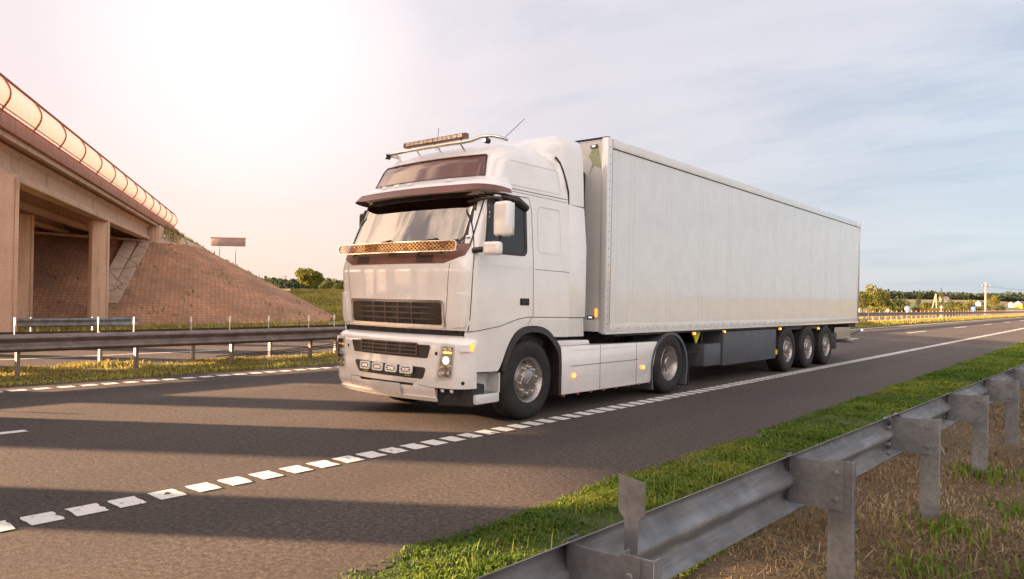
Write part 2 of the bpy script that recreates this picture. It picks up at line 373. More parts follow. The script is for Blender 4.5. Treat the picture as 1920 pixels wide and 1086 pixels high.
def concrete(name, c1, c2, sc=1.2, stain=(.16, .11, .08)):
    m, nt, b = nodes(name); v = coord(nt); g = nt.nodes.new('ShaderNodeNewGeometry')
    a = tex(nt, 'ShaderNodeTexNoise', sc, g.outputs['Position'], Detail=9, Roughness=.65); f = tex(nt, 'ShaderNodeTexNoise', 18, g.outputs['Position'], Detail=6, Roughness=.7)
    mp = nt.nodes.new('ShaderNodeMapping'); mp.inputs['Scale'].default_value = (1.4, 1.4, .12); nt.links.new(g.outputs['Position'], mp.inputs[0])
    d = tex(nt, 'ShaderNodeTexNoise', 2.2, mp.outputs[0], Detail=7, Roughness=.65)
    c = mixn(nt, rampn(nt, a.outputs[0], [(.3, 0.0), (.7, 1.0)]), c1, c2)
    c = mixn(nt, rampn(nt, d.outputs[0], [(.52, 0.0), (.72, .6)]), c, stain)
    c = mixn(nt, rampn(nt, f.outputs[0], [(.35, .35), (.6, 0.0)]), c, tuple(x*.6 for x in c1))
    nt.links.new(c, b.inputs['Base Color']); setp(b, Roughness=.85); bump(nt, b, f.outputs[0], .35, .01); return m
MT['conc'] = concrete('flare_tinted_concrete', (.64, .385, .25), (.76, .50, .355))  # orange flare wash over the bridge is mixed into this base colour
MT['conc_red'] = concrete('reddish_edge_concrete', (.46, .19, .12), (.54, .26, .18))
MT['redsteel'] = simple('red_brown_painted_steel', (.30, .085, .04), .5, .2, .2, 4)
def pavers():
    m, nt, b = nodes('concrete_block_paving'); u = nt.nodes.new('ShaderNodeUVMap'); u.uv_map = 'UVMap'
    br = nt.nodes.new('ShaderNodeTexBrick'); nt.links.new(u.outputs[0], br.inputs['Vector']); br.inputs['Scale'].default_value = 1.0
    br.inputs['Brick Width'].default_value = .5; br.inputs['Row Height'].default_value = .5; br.inputs['Mortar Size'].default_value = .035; br.inputs['Mortar Smooth'].default_value = .2
    br.inputs['Color1'].default_value = (.44, .20, .10, 1); br.inputs['Color2'].default_value = (.54, .27, .145, 1); br.inputs['Mortar'].default_value = (.23, .115, .065, 1)
    a = tex(nt, 'ShaderNodeTexNoise', .22, u.outputs[0], Detail=8, Roughness=.65); f = tex(nt, 'ShaderNodeTexNoise', .8, u.outputs[0], Detail=9, Roughness=.8)
    c = mixn(nt, rampn(nt, a.outputs[0], [(.38, .75), (.6, 0.0)]), br.outputs[0], (.20, .115, .07))
    c = mixn(nt, rampn(nt, f.outputs[0], [(.56, 0.0), (.62, .9)]), c, (.14, .095, .03))
    nt.links.new(c, b.inputs['Base Color']); setp(b, Roughness=.9)
    inv = nt.nodes.new('ShaderNodeMath'); inv.operation = 'SUBTRACT'; inv.inputs[0].default_value = 1; nt.links.new(br.outputs['Fac'], inv.inputs[1])
    bump(nt, b, inv.outputs[0], .8, .035); return m
MT['pavers'] = pavers()
def slabmat():
    m, nt, b = nodes('cracked_concrete_slabs'); u = nt.nodes.new('ShaderNodeNewGeometry')
    vo = nt.nodes.new('ShaderNodeTexVoronoi'); vo.feature = 'DISTANCE_TO_EDGE'; vo.inputs['Scale'].default_value = .55; nt.links.new(u.outputs['Position'], vo.inputs['Vector'])
    a = tex(nt, 'ShaderNodeTexNoise', 1.5, u.outputs['Position'], Detail=7)
    c = mixn(nt, rampn(nt, a.outputs[0], [(.3, 0.0), (.7, 1.0)]), (.44, .29, .20), (.56, .39, .28)); c = mixn(nt, rampn(nt, vo.outputs['Distance'], [(.0, 1.0), (.03, 0.0)]), c, (.10, .06, .04))
    nt.links.new(c, b.inputs['Base Color']); setp(b, Roughness=.9); return m
MT['slab'] = slabmat()
def panel_glass():
    m, nt, b = nodes('translucent_corrugated_sheet'); u = nt.nodes.new('ShaderNodeUVMap'); u.uv_map = 'UVMap'
    w = nt.nodes.new('ShaderNodeTexWave'); w.inputs['Scale'].default_value = 1.75; w.bands_direction = 'X'; w.inputs['Distortion'].default_value = 0; nt.links.new(u.outputs[0], w.inputs['Vector'])
    nt.links.new(mixn(nt, w.outputs[1], (.50, .47, .45), (.76, .73, .71)), b.inputs['Base Color'])
    setp(b, Roughness=.35); bump(nt, b, w.outputs[1], .8, .05)
    tl = nt.nodes.new('ShaderNodeBsdfTranslucent'); tl.inputs[0].default_value = (.34, .31, .28, 1); tp = nt.nodes.new('ShaderNodeBsdfTransparent'); tp.inputs[0].default_value = (.9, .88, .86, 1)
    m1 = nt.nodes.new('ShaderNodeMixShader'); m1.inputs[0].default_value = .26; nt.links.new(b.outputs[0], m1.inputs[1]); nt.links.new(tl.outputs[0], m1.inputs[2])
    m2 = nt.nodes.new('ShaderNodeMixShader'); m2.inputs[0].default_value = .10; nt.links.new(m1.outputs[0], m2.inputs[1]); nt.links.new(tp.outputs[0], m2.inputs[2])
    nt.links.new(m2.outputs[0], nt.nodes['Material Output'].inputs[0]); return m
MT['panel'] = panel_glass()
def leafmat(name, c1, c2, c3):
    m, nt, b = nodes(name); at = nt.nodes.new('ShaderNodeAttribute'); at.attribute_name = 'tint'; at.attribute_type = 'GEOMETRY'
    c = rampn(nt, at.outputs['Fac'], [(0.0, c1), (.5, c2), (1.0, c3)]); nt.links.new(c, b.inputs['Base Color']); setp(b, Roughness=.7)
    b.inputs['Specular IOR Level'].default_value = .25
    tl = nt.nodes.new('ShaderNodeBsdfTranslucent'); nt.links.new(c, tl.inputs[0]); mx = nt.nodes.new('ShaderNodeMixShader'); mx.inputs[0].default_value = .35
    nt.links.new(b.outputs[0], mx.inputs[1]); nt.links.new(tl.outputs[0], mx.inputs[2]); nt.links.new(mx.outputs[0], nt.nodes['Material Output'].inputs[0]); return m
MT['grass'] = leafmat('grass_blades', (.065, .125, .014), (.13, .20, .022), (.28, .30, .045))
MT['straw'] = leafmat('dry_grass_blades', (.13, .085, .042), (.29, .20, .10), (.50, .39, .22))
MT['medgrass'] = leafmat('median_grass_blades', (.16, .14, .03), (.34, .27, .07), (.46, .42, .10))
MT['leaf_y'] = leafmat('leaves_yellow_green', (.075, .085, .012), (.165, .165, .02), (.28, .25, .04))
MT['leaf_d'] = leafmat('leaves_dark_green', (.025, .038, .014), (.05, .07, .022), (.09, .11, .03))
MT['leaf_o'] = leafmat('leaves_olive', (.05, .06, .016), (.10, .11, .026), (.18, .17, .04))
MT['bark'] = simple('bark', (.10, .075, .055), .95, 0, .3, 10)
MT['field'] = verge_mat('green_crop_field', (.045, .11, .02), (.065, .14, .028), (.05, .085, .02))
MT['wood'] = simple('weathered_pole', (.34, .29, .25), .8, 0, .15, 4)
MT['forest'] = leafmat('far_forest', (.028, .045, .030), (.045, .065, .036), (.07, .085, .04))
MT['sblue'] = simple('blue_sign_face', (.02, .13, .55), .4, 0, .05, 5)
MT['swhite'] = simple('white_sign_face', (.78, .76, .72), .4, 0, .05, 5)
MT['sred'] = simple('red_sign_face', (.60, .04, .03), .4, 0, .05, 5)
MT['signback'] = simple('sign_back_metal', (.30, .20, .17), .6, .3, .15, 3)

# ------------------------------------------------------------------ ground and roads
def gz(x, y):
    """height of the natural ground (numpy)"""
    x = np.asarray(x, float); y = np.asarray(y, float); z = np.full(x.shape, -.08)
    z = np.where(x > -3.4, -.05-.012*np.clip(x+3.4, 0, 12), z)
    z = np.where(x < -17.2, -.36, z)
    def ss(t): t = np.clip(t, 0, 1); return t*t*(3-2*t)
    z = z+ss((-x-27.0)/1.5)*.06
    # rising country beyond the other carriageway
    z = z+ss((-x-46)/30)*2.4*ss((y-38)/25)*(1-ss((y-115)/60)*.55)
    r = np.hypot(x, y); far = ss((-x-40)/120.)
    z = z+far*np.clip(r-230, 0, None)*.0105
    z = z+far*1.2*np.sin(x*.013+1)*np.cos(y*.011)*ss((r-150)/200)
    rf = ss((x-30)/200.); z = z+rf*np.clip(r-120, 0, None)*.008
    return z
def axis(a, b, fine0, fine1, fs, cs, growth=1.18):
    L_ = list(np.arange(fine0, fine1+1e-6, fs)); st = cs; p = fine1
    while p < b: p += st; st *= growth; L_.append(p)
    st = cs; p = fine0
    while p > a: p -= st; st *= growth; L_.insert(0, p)
    return np.array(L_)
def grid_mesh(name, X, Y, Z, mat, parent=None, uv=None, smooth=True):
    ny, nx = X.shape; v = np.stack([X, Y, Z], -1).reshape(-1, 3)
    i = np.arange(ny*nx).reshape(ny, nx); f = np.stack([i[:-1, :-1], i[:-1, 1:], i[1:, 1:], i[1:, :-1]], -1).reshape(-1, 4)
    me = bpy.data.meshes.new(name); me.from_pydata(v.tolist(), [], f.tolist()); me.materials.append(mat)
    if smooth: me.polygons.foreach_set('use_smooth', [True]*len(me.polygons))
    if uv is not None:
        l = me.uv_layers.new(name='UVMap'); vi = np.empty(len(me.loops), int); me.loops.foreach_get('vertex_index', vi); l.data.foreach_set('uv', uv.reshape(-1, 2)[vi].ravel())
    me.update(); o = bpy.data.objects.new(name, me); COL.objects.link(o)
    if parent: o.parent = parent
    return o
xs = axis(-4200, 3000, -90, 14, .9, 1.2); ys = axis(-800, 4200, -12, 130, 2.0, 2.5)
for q in (-17.2, -3.4, -3.3): xs = np.sort(np.append(xs, q))
X, Y = np.meshgrid(xs, ys)
g = grid_mesh('ground', X, Y, gz(X, Y), MT['ground']); tag(g, kind='structure')
def sheet(name, pts_x, y0, y1, zf, mat, ny=120, kind='structure', wob=0):
    ys_ = np.concatenate([np.linspace(y0, 60, ny), np.linspace(61, y1, 60)]) if y1 > 60 else np.linspace(y0, y1, ny)
    X, Y = np.meshgrid(np.array(pts_x, float), ys_)
    if wob:
        X = X.copy(); w = wob*(np.sin(ys_*3.1)+.6*np.sin(ys_*7.7+1)+.5*np.sin(ys_*17.3+2)+.4*np.sin(ys_*29.1)); X[:, -1] += w; X[:, 0] += w if wob < 0 else 0
    return tag(grid_mesh(name, X, Y, zf(X, Y), mat), kind=kind)
sheet('road', [-13.62, -12.9, -9.2, -5.55, -3.24], -60, 900, lambda X, Y: np.zeros(X.shape), MT['asphalt'], 700, wob=.035)
def medz(X, Y):
    bumpx = np.clip(1-np.abs(X+15.1)/1.55, 0, 1); t = np.clip((Y-8)/45, 0, 1)
    return -.02+bumpx**.7*(.05+.24*t)+np.where(X < -16.4, -.26, 0)*(1-t*.5)
sheet('median_strip', [-17.6, -17.0, -16.6, -16.2, -15.8, -15.3, -14.8, -14.3, -13.9, -13.5], -60, 900, medz, MT['median'], 500)
sheet('opposite_road', [-27.4, -25, -21, -17.3], -60, 900, lambda X, Y: np.full(X.shape, -.27), MT['asphalt'], 200)
sheet('verge', [-3.42, -3.1, -2.5, -2.0], -30, 400, lambda X, Y: np.where(X < -3.4, -.04, np.where(X > -2.1, .0, .012)), MT['verge'], 400, wob=.0)
sheet('dry_verge', [-2.0, -1.2, 0, 2, 5, 9], -30, 400, lambda X, Y: -.002-.012*np.clip(X+2, 0, 12)+.018*np.sin(X*2.3+Y*1.1)*np.clip(X+2, 0, 1), MT['dry'], 500)
rl = random.Random(3)
def blocks(name, xc, w, y0, y1, pitch, ln, z, label=None):
    m = MB(); y = y0
    while y < y1:
        j = [rl.uniform(-.012, .012) for _ in range(8)]
        a, b = y+j[6]*.6, y+ln+j[7]
        n = 5; lo = []; hi = []
        for k in range(n+1):
            t = k/n; x = xc-w/2+w*t
            lo.append((x, a+rl.uniform(-.006, .006), z)); hi.append((x, b+rl.uniform(-.010, .010), z))
        m.add(lo+hi[::-1], [tuple(range(2*n+2))])
        y += pitch
    o = m.build(name, MT['line']); return tag(o, kind='structure')
def strip(name, rects, z):
    m = MB()
    for x0, x1, y0, y1 in rects: m.add([(x0, y0, z), (x1, y0, z), (x1, y1, z), (x0, y1, z)], [(0, 1, 2, 3)])
    return tag(m.build(name, MT['line']), kind='structure')
blocks('right_edge_marking', -5.60, .25, -1.15, 62, .285, .195, .006)
strip('right_edge_line', [(-5.71, -5.50, 62, 900)], .006)
blocks('left_edge_marking', -12.95, .22, -2, 46, .335, .225, .006)
strip('left_edge_line', [(-13.06, -12.86, 46.1, 900)], .006)
lane = [(-9.28, -9.14, -2.2, 2.8)]+[(-9.40, -9.26, 47.2+15.9*k, 52.6+15.9*k) for k in range(-2, 30)]
strip('lane_line', lane, .006)
strip('opposite_lane_line', [(-22.0, -21.85, 6+12*k, 12+12*k) for k in range(-5, 30)]+[(-26.6, -26.45, -60, 900), (-18.2, -18.05, -60, 900)], -.262)

# ------------------------------------------------------------------ blades / leaves
def blades(name, P, h, w, mat, lean=.5, kind='stuff', tint=None, flat=0.0, parent=None):
    n = len(P); az = RNG.uniform(0, 2*PI, n); hh = h*RNG.uniform(.45, 1.25, n); ln = lean*RNG.uniform(.1, 1.2, n)
    d = np.stack([np.cos(az), np.sin(az), np.zeros(n)], 1); s = np.stack([-np.sin(az), np.cos(az), np.zeros(n)], 1)*(w*RNG.uniform(.6, 1.3, n))[:, None]
    up_ = np.array([0, 0, 1.0])
    mid = P+d*(hh*ln*.35)[:, None]+up_*(hh*(.55-.45*flat))[:, None]; tip = P+d*(hh*ln)[:, None]+up_*(hh*np.clip(1-.45*ln, .1, 1)*(1-flat))[:, None]
    base0 = P-s-up_*.02; base1 = P+s-up_*.02
    V = np.stack([base0, base1, mid+s*.8, mid-s*.8, tip], 1).reshape(-1, 3)
    i = np.arange(n)*5
    me = bpy.data.meshes.new(name); me.vertices.add(n*5); me.vertices.foreach_set('co', V.ravel())
    quads = np.stack([i, i+1, i+2, i+3], 1); tris = np.stack([i+3, i+2, i+4], 1)
    me.loops.add(n*7); me.loops.foreach_set('vertex_index', np.concatenate([quads.ravel(), tris.ravel()]))
    me.polygons.add(n*2); st = np.concatenate([np.arange(n)*4, n*4+np.arange(n)*3]); me.polygons.foreach_set('loop_start', st)
    me.polygons.foreach_set('use_smooth', np.ones(n*2, bool))
    me.update(calc_edges=True); me.materials.append(mat)
    tv = np.clip(RNG.normal(.5, .22, n) if tint is None else tint+RNG.normal(0, .15, n), 0, 1)
    a = me.attributes.new('tint', 'FLOAT', 'POINT'); a.data.foreach_set('value', np.repeat(tv, 5).astype(np.float32))
    o = bpy.data.objects.new(name, me); COL.objects.link(o)
    if parent: o.parent = parent
    if kind: o['kind'] = kind
    return o
def fbm(x, y, s, seed=0):
    r = np.random.default_rng(seed); out = 0
    for k in range(4):
        a = r.uniform(0, 2*PI, 3); f = s*(1.9**k)
        out = out+(np.sin(x*f*np.cos(a[0])+y*f*np.sin(a[0])+a[1])*np.sin(y*f*1.13*np.cos(a[0])-x*f*np.sin(a[0])+a[2]))/(1.5**k)
    return out
def ysample(n, y0, y1, p=1.0):   # density falling with distance from the camera
    u = RNG.uniform(0, 1, n); return (y0+1.8)*((y1+1.8)/(y0+1.8))**u-1.8 if p else u
def gscatter():
    n = 210000; y = ysample(n, -.9, 75); x = -3.33+RNG.uniform(0, 1, n)**1.0*1.45
    x = x+.03*fbm(x*0, y, 2.4, 5)+.03*RNG.normal(0, 1, n)*(x < -3.2)
    k = fbm(x, y, 2.2, 3)+RNG.normal(0, .5, n) > -.75; x, y = x[k], y[k]
    dist = np.hypot(x, y); hsc = (.050+.022*np.clip(fbm(x, y, 1.3, 8), -.8, 1.3)+.02*np.clip(fbm(x, y, 5.3, 18), -.8, 1.3))*np.clip((x+3.42)/.45, .35, 1)
    P = np.stack([x, y, np.full(len(x), .005)], 1)
    o = blades('verge_grass', P, hsc, .0024+.0008*dist, MT['grass'], 1.15, tint=.48+.28*fbm(x, y, .9, 4)+.16*fbm(x, y, 4.9, 6))
    tag(o, 'short green grass between the asphalt edge and the near guard rail', 'grass')
    n = 230000; y = ysample(n, -.9, 60); x = -1.9+RNG.uniform(0, 1, n)*(1.9+.75*(y+1.8)); x = np.clip(x, -1.9, 9)
    k = fbm(x, y, 1.7, 13)+RNG.normal(0, .6, len(x)) > -1.1; x, y = x[k], y[k]; dist = np.hypot(x, y)
    P = np.stack([x, y, -.012*np.clip(x+2, 0, 12)], 1)
    o = blades('dry_grass', P, .06+.03*np.clip(fbm(x, y, 1.3, 9), -.8, 1.2), 0.0018+.0006*dist, MT['straw'], 1.5, tint=.36+.30*fbm(x, y, 1.1, 14), flat=.35)
    tag(o, 'dry brown mown grass behind the near guard rail', 'grass')
    n = 4200; y = ysample(n, -.6, 30); x = -1.6+RNG.uniform(0, 1, n)*(1.0+.7*(y+1.8)); x = np.clip(x, -1.6, 8)
    P = np.stack([x, y, -.012*np.clip(x+2, 0, 12)+.02], 1)
    o = blades('straw_stalks', P, .20, .0014+.0004*np.hypot(x, y), MT['straw'], 1.8, tint=.8, flat=.72); tag(o, 'long pale straw stalks lying behind the near guard rail', 'straw')
    # green tufts in the dry grass
    cs = [(-.75, 4.2), (-.3, 5.2), (-.9, 5.9), (.4, 4.6), (-.2, 7.9), (1.2, 6.3), (-.6, 3.3), (2.2, 9.0), (.9, 3.9), (-.95, 8.1), (-.7, 2.7), (.2, 2.8), (1.7, 4.9), (-.5, 6.8), (-.85, 4.9), (.6, 5.8), (1.4, 7.6), (.1, 6.2), (2.6, 6.9), (-.4, 9.6), (1.0, 9.2), (-.9, 3.8), (.3, 3.6)]
    Q = []
    for cx, cy in cs:
        m_ = RNG.integers(60, 230); Q.append(np.stack([RNG.normal(cx, .13, m_), RNG.normal(cy, .19, m_), np.full(m_, -.012*max(0, cx+2))], 1))
    Q = np.concatenate(Q)
    o = blades('green_tufts', Q, .10, .0035+.0008*np.hypot(Q[:, 0], Q[:, 1]), MT['grass'], .8, tint=.5); tag(o, 'fresh green tufts growing through the dry grass', 'grass')
    # taller stems at the verge edge
    n = 420; y = ysample(n, -.6, 9); x = -3.0+RNG.uniform(0, 1, n)*1.2
    o = blades('grass_stems', np.stack([x, y, np.full(n, .0)], 1), .17, .0022+.0006*np.hypot(x, y), MT['grass'], .5, tint=.9); tag(o, 'taller seeding grass stems standing in the green verge', 'grass')
    # median
    n = 90000; y = 1.0+RNG.uniform(0, 1, n)**1.3*60; x = RNG.uniform(-17.1, -13.65, n)+.06*fbm(0*y, y, 2.3, 21)
    k = fbm(x, y, 1.0, 22)+RNG.normal(0, .5, n) > -.2+(-.6)*(x > -14.1); x, y = x[k], y[k]
    P = np.stack([x, y, medz(x, y)+0], 1)
    o = blades('median_grass', P, .085+.07*np.clip(fbm(x, y, .8, 23), -.7, 1), .013, MT['medgrass'], 1.2, tint=.45+.3*fbm(x, y, .7, 24)+.35*(x > -14.0)); tag(o, 'yellowed grass on the strip between the carriageways', 'grass')
gscatter()

# ------------------------------------------------------------------ guard rails
WB = [(0, .155), (.012, .150), (.035, .135), (.072, .112), (.082, .095), (.076, .078), (.05, .052), (.016, .022), (.006, .006)]
WB = WB+[(a, -z) for a, z in WB[::-1]]
def beam_mesh(x0, y0, x1, y1, zc, sgn, gzf=None, n=60, endflare=None):
    m = MB(); L_ = len(WB); rows = []
    ys_ = np.linspace(y0, y1, n+1)
    for k, y in enumerate(ys_):
        t = (y-y0)/(y1-y0); x = x0+(x1-x0)*t; dz = gzf(y) if gzf else 0
        f = 1.0; fl = 0
        if endflare and y > y1-endflare: q = (y-(y1-endflare))/endflare; f = 1+q*.25; fl = q
        rows.append([(x+sgn*(a*(1-.8*fl)), y, zc+dz+z*f) for a, z in WB])
    back = [[(px-sgn*.004, py, pz) for px, py, pz in r] for r in rows]
    vs = [p for r in rows for p in r]+[p for r in back for p in r]; off = len(rows)*L_; fs = []
    for k in range(n):
        for j in range(L_-1):
            fs.append((k*L_+j, k*L_+j+1, (k+1)*L_+j+1, (k+1)*L_+j)); fs.append((off+k*L_+j, off+(k+1)*L_+j, off+(k+1)*L_+j+1, off+k*L_+j+1))
        fs.append((k*L_, (k+1)*L_, off+(k+1)*L_, off+k*L_)); fs.append((k*L_+L_-1, off+k*L_+L_-1, off+(k+1)*L_+L_-1, (k+1)*L_+L_-1))
    for k in (0, n):
        for j in range(L_-1): fs.append((k*L_+j, off+k*L_+j, off+k*L_+j+1, k*L_+j+1))
    return m.add(vs, fs)
def bolt(m, c, ax='Y', r=.016, l=.012, sg=-1, seg=6):
    return m.lathe([(0, 0), (l, 0), (l, r*.8), (l*.8, r), (0, r)][1:], c, ax, seg, sg)
def near_rail():
    R0 = empty('guard_rail', (-1.2, 0, 0), 0, 'nearest guard rail, seen from behind, along the green verge at the lower right', 'guard rail')
    def bx(y): return -1.47+.033*(y-2)      # beam back plane
    b = beam_mesh(bx(-3)+1.255, -3, bx(70)+1.255, 70, .585, -1, n=140); bo = b.build('beam', MT['galv'], R0, smooth=True, angle=50)
    sb = bolt(MB(), (0, 0, 0), 'X', .018, .05, 1).build('splice_bolt', MT['galv'], R0); first = True
    for k in range(0, 4):
        y = .15+6.02*k
        for dy in (-.14, .14):
            for dz in (.125, -.125, .062, -.062):
                o = sb if first else sb.copy(); o.location = (bx(y+dy)+1.2, y+dy, .585+dz)
                if not first: COL.objects.link(o); o.parent = R0
                first = False
    def bx2(): pass
    def post(y):
        x = bx(y)+1.2; p = MB(); W_, D_, T_ = .125, .055, .006; xa = x+.225; ya = y
        prof = [(0, D_), (0, 0), (W_, 0), (W_, D_), (W_-T_, D_), (W_-T_, T_), (T_, T_), (T_, D_)]
        # open side of the channel faces away from the camera side; lips on the right edge visible
        p.prism(prof, lambda u, v, t: (xa+u, ya+v, t), -.35, .735)
        po = p.build('post', MT['galv'], R0, bevel=.002, seg=1)
        s = MB(); z0, z1 = .47, .725; t = .005
        path = [(x+.004, ya+.085), (x+.004, ya+.012), (x+.02, ya-.008), (x+.05, ya-.014), (x+.165, ya-.014), (x+.195, ya-.010), (x+.215, ya-.0075), (x+.305, ya-.0075)]
        n = len(path); vs = []
        for (px, py) in path:
            vs += [(px, py, z0), (px, py, z1), (px, py+t, z1), (px, py+t, z0)] if py < ya+.01 else [(px, py, z0), (px, py, z1), (px-t, py, z1), (px-t, py, z0)]
        fs = []
        for k in range(n-1):
            for j in range(4): fs.append((k*4+j, k*4+(j+1) % 4, (k+1)*4+(j+1) % 4, (k+1)*4+j))
        fs += [(0, 1, 2, 3), tuple((n-1)*4+j for j in (3, 2, 1, 0))]
        s.add(vs, fs); s.build('spacer_bracket', MT['galv'], po, smooth=True)
        if y < 26:
            for dz in (.67, .53): bolt(MB(), (xa+.045, ya-.0075, dz), 'Y', .014, .014, -1).build('bolt', MT['galv'], po)
            bolt(MB(), (x+.045, ya-.014, .60), 'Y', .012, .02, -1).build('bolt', MT['galv'], po)
        return po
    for k in range(0, 34): post(.06+2.02*k)
    pl = MB(); y = 2.30; x = bx(y)+1.2+.13
    poly = [(-.055, .93), (.055, .915), (.055, .80), (.028, .775), (.026, .50), (-.026, .50), (-.028, .775), (-.055, .80)]
    pl.prism(poly, lambda u, v, t: (x+u, y+t, v), 0, .004); pl.build('marker_plate', MT['galv'], R0)
near_rail()
def median_rail(x0, sgn, ph, name, label, delin, y0=-4, y1=240, gf=None, refl='white', x1=None):
    R0 = empty(name, (x0, 0, 0), 0, label, 'guard rail')
    x1 = x0 if x1 is None else x1
    zf = gf or (lambda y: 0)
    beam_mesh(sgn*.17, y0, sgn*.17+(x1-x0), y1, .60, sgn, zf, n=200).build('beam', MT['galv_flare'], R0, smooth=True, angle=50)
    y = ph; k = 0; pm = None
    while y < y1 and k < 98:
        m = MB(); zt = .73
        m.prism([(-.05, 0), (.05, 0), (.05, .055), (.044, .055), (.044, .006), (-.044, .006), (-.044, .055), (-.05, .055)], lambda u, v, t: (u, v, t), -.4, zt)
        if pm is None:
            po = m.build('post', MT['galv_flare'], R0); pm = po.data
            sp_ = MB().box(.052*sgn if sgn > 0 else -.168, .008, .50, .168 if sgn > 0 else -.052, .05, .70).build('spacer', MT['galv_flare'], po); spm = sp_.data
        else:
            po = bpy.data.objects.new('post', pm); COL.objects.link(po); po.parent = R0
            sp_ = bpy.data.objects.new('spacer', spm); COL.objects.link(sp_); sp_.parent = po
        po.location = ((x1-x0)*(y-y0)/(y1-y0), y, zf(y))
        if delin:
            if 'dm' not in median_rail.__dict__:
                d = MB(); d.box(-.035, -.03, .90, .035, -.024, 1.04); st = MB(); st.box(-.018, -.03, .70, .018, -.025, .905)
                a = d.build('reflector', MT['swhite'], po); b2 = st.build('bracket', MT['trim'], a); median_rail.dm = (a.data, b2.data); median_rail.rm = a.data.copy(); median_rail.rm.materials[0] = MT['redlens']
            else:
                a = bpy.data.objects.new('reflector', median_rail.dm[0]); COL.objects.link(a); a.parent = po
                b2 = bpy.data.objects.new('bracket', median_rail.dm[1]); COL.objects.link(b2); b2.parent = a
            if delin == 'red' : a.data = median_rail.rm; a.scale = (.8, 1, .55); a.location.z = .35
        y += 2.0; k += 1
mz = lambda y: .02+.26*min(1, max(0, (y-8)/45))
median_rail(-14.75, 1, 4.3-6, 'guard_rail', 'steel guard rail along the near side of the median strip, white reflectors on its posts', 'white', gf=mz, y1=60)
median_rail(-16.45, -1, 6.3-8, 'guard_rail', 'steel guard rail on the far side of the median strip, facing the other carriageway', 'white', gf=lambda y: mz(y)-.06, y1=60)
median_rail(-14.75, 1, 60.3, 'guard_rail', 'distant stretch of median guard rail right of the trailer, red reflectors on its posts', 'red', gf=mz, y0=60.1, y1=260)
# rail end beyond the other carriageway, by the bridge columns
def far_rail():
    R0 = empty('guard_rail', (-29.4, 0, 0), 0, 'guard rail with a flared end standing by the bridge columns at the far left', 'guard rail')
    beam_mesh(.17, -6, .17, 12.6, .38, 1, n=40, endflare=1.6).build('beam', MT['galv'], R0, smooth=True, angle=50)
    for k in range(9): MB().box(-.05, -5+2*k, -.6, .05, -4.93+2*k, .56).build('post', MT['galv'], R0)
far_rail()
def cables():
    R0 = empty('rail_anchor_cables', (-15.4, 9.0, 0), 0, 'three dark steel cables slanting up from the median grass to the guard rail', 'cable')
    for i in range(3):
        m = MB(); P = []
        for k in range(13):
            t = k/12; P.append((.2*i-.5+.5*t, -.4+.25*i+6.6*t, .10+.62*t-.10*math.sin(PI*t)))
        m.tube(P, .013, 5); m.build('cable', MT['black'], R0)
cables()

